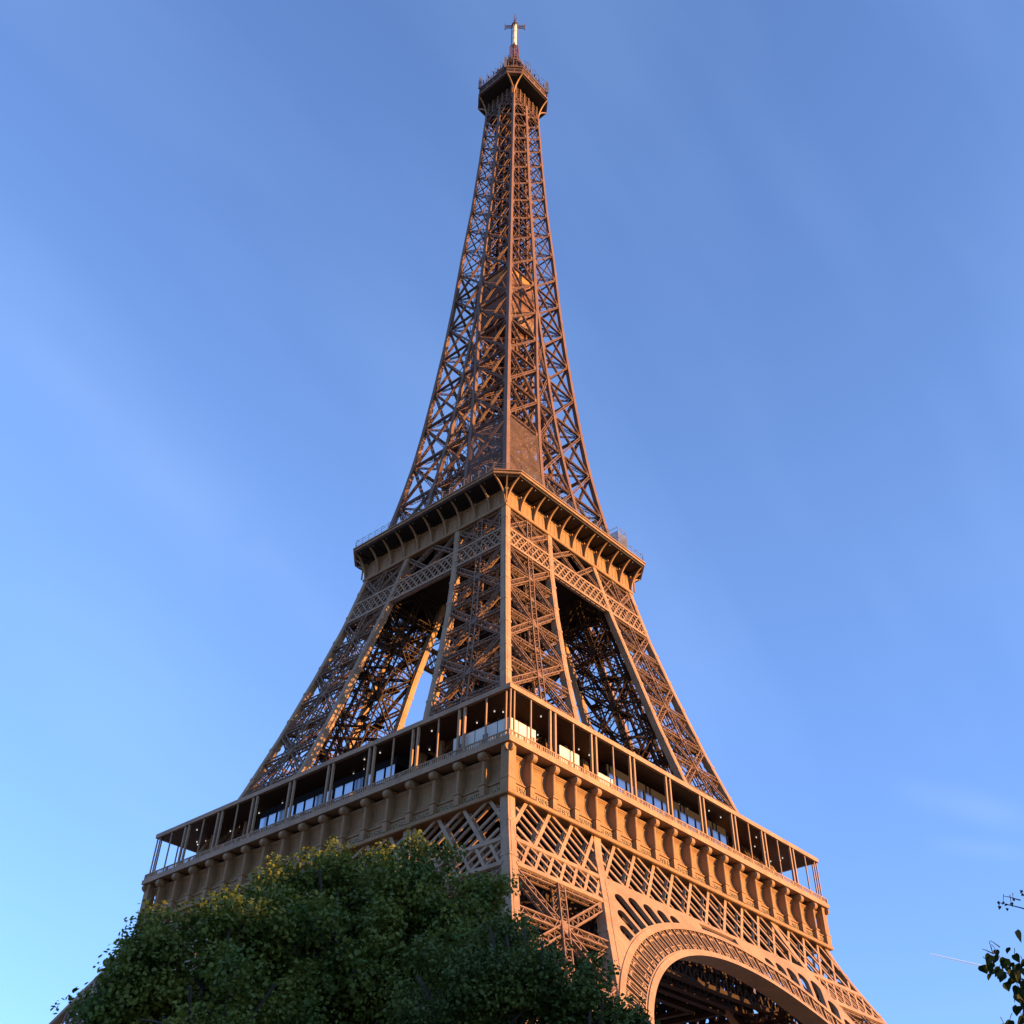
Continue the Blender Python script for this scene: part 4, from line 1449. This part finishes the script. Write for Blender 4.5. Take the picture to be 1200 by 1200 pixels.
tree((b3.x, b3.y, 0), [lobe(595, 1128, D3, 1.2, 1.2, 1.1), lobe(655, 1160, D3, 1.1, 1.1, 1.0), lobe(725, 1212, D3, .8, .8, .6), lobe(535, 1180, D3, 1.4, 1.4, 1.3), lobe(700, 1210, D3, 1.0, 1.0, .75), lobe(610, 1230, D3, 1.8, 1.8, 1.4)],
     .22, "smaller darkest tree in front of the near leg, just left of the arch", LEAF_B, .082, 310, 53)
# unseen tree belt, added behind the viewpoint to shade the near trees
cs_ = []
rgb_ = random.Random(77)
dS = Vector((S.x, S.y, 0)).normalized(); dP = Vector((-dS.y, dS.x, 0))
for k in range(230):
    P = Vector((-100, -92, 0))+dS*(48+rgb_.uniform(-4, 4))+dP*rgb_.uniform(-34, 30)+Vector((0, 0, rgb_.uniform(3, 20.2)))
    cs_.append((tuple(P), rgb_.uniform(1.8, 3.0)))
me = leaf_cloud(cs_, 60, .75, 5); me.materials.append(LEAF_B); me.name = "unseen_tree_belt"
o = bpy.data.objects.new("unseen_tree_belt", me); COL.objects.link(o); tag(o, kind="stuff")

# near twigs reaching in from a tree standing outside the frame on the right
def twig_tree():
    D = 9.0
    base = on_ray(1420, 1260, D); base = Vector((base.x, base.y, 0))
    e = empty("branching_tree", tuple(base))
    m = MB(); lf = MB(); rg = random.Random(5)
    fork = Vector((0, 0, 1.9))
    limb(m, (0, 0, -.1), fork, .16, .12, 10)
    def L(px, py, d=D): return on_ray(px, py, d)-base
    def leaf(P, s_, dirv, nrm):
        dirv = dirv.normalized(); sd = dirv.cross(nrm).normalized(); nrm = sd.cross(dirv).normalized()
        outl = [(0, 0), (.30, -.08), (.46, .12), (.44, .36), (.26, .66), (0, 1.08), (-.26, .66), (-.44, .36), (-.46, .12), (-.30, -.08)]
        vs = [tuple(P+sd*(x*s_)+dirv*(y*s_)+nrm*(abs(x)*.35*s_)) for x, y in outl]
        b = len(vs)
        vs += [tuple(P+dirv*(.4*s_)-nrm*.03*s_)]
        lf.add(vs, [(i, (i+1) % 10, 10) for i in range(10)])
    mains = [((1330, 1180), (1235, 1165), (1165, 1135)), ((1330, 1180), (1260, 1085), (1172, 1058)), ((1330, 1200), (1240, 1215), (1178, 1200))]
    for mi, ch in enumerate(mains):
        prev = fork if mi == 0 else L(*ch[0])
        pts = [L(*p) for p in ch]
        limb(m, prev, pts[0], .06 if mi == 0 else .02, .025, 6)
        limb(m, pts[0], pts[1], .022, .012, 6, n=4)
        limb(m, pts[1], pts[2], .010, .003, 5, n=4)
    def cluster(pxs, smin, smax):
        for (x, y) in pxs:
            P = L(x+rg.uniform(-3, 3), y+rg.uniform(-2, 2), D+rg.uniform(-.15, .15))
            dv = (-UP*1.0+RT*rg.uniform(-.7, .7)+FW*rg.uniform(-.4, .4))
            leaf(P, rg.uniform(smin, smax), dv, (FW*-1+RT*rg.uniform(-.5, .5)+UP*rg.uniform(-.3, .5)))
            if rg.random() < .3: limb(m, P+Vector((rg.uniform(-.03, .03), rg.uniform(-.03, .03), .045)), P, .003, .002, 4, n=2)
    cluster([(1150, 1130), (1158, 1127), (1163, 1137), (1156, 1142), (1169, 1140), (1176, 1138), (1170, 1112), (1178, 1111), (1181, 1121), (1168, 1120), (1176, 1128), (1183, 1132), (1192, 1130), (1188, 1145), (1192, 1143), (1198, 1150), (1184, 1136), (1200, 1140), (1205, 1132), (1177, 1150), (1160, 1118), (1165, 1128), (1188, 1118), (1194, 1138), (1199, 1124), (1173, 1133), (1186, 1128), (1203, 1148), (1196, 1156)], .045, .085)
    cluster([(1196, 1165), (1200, 1172), (1204, 1180), (1194, 1178), (1210, 1165), (1200, 1190), (1190, 1180), (1182, 1197), (1176, 1200), (1190, 1203), (1200, 1206), (1208, 1195), (1215, 1180), (1186, 1210), (1203, 1170), (1199, 1200)], .05, .09)
    cluster([(1172, 1055), (1176, 1058), (1181, 1060), (1185, 1056), (1174, 1062), (1189, 1054), (1183, 1064), (1196, 1049), (1200, 1045)], .02, .035)
    # seed stalks
    for (x, y, x2, y2) in ((1165, 1118, 1151, 1112), (1164, 1118, 1159, 1103), (1172, 1110, 1160, 1102), (1196, 1055, 1176, 1050), (1200, 1050, 1195, 1043), (1200, 1130, 1196, 1120), (1188, 1160, 1189, 1175)):
        limb(m, L(x, y), L(x2, y2), .005, .002, 4, n=3)
    # the rest of the crown outside the frame
    for _ in range(260):
        P = L(1330+rg.gauss(0, 55), 1130+rg.gauss(0, 70), D+rg.gauss(0, .6))
        leaf(P, rg.uniform(.05, .09), Vector((rg.uniform(-.6, .6), rg.uniform(-.6, .6), -1)), Vector((rg.uniform(-1, 1), rg.uniform(-1, 1), .4)))
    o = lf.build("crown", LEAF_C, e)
    m.build("trunk", BARK, e)
    tag(e, "sparse dark leafy twigs of a near tree against the sky at the lower right edge", "tree")
twig_tree()

# ------------------------------------------------------------------ contrail high in the sky
A = on_ray(1090, 1118, 4000); B = on_ray(1150, 1132, 4000)
m = MB()
m.cyl(A, B, 2.6, 4.0, 10)
CTM = net_mat("vapour", (0.75, 0.92, 1.0), 0.40, 1, 1)
ct = m.build("contrail", CTM)
tag(ct, "short thin white vapour trail slanting in the clear sky at lower right", "contrail")
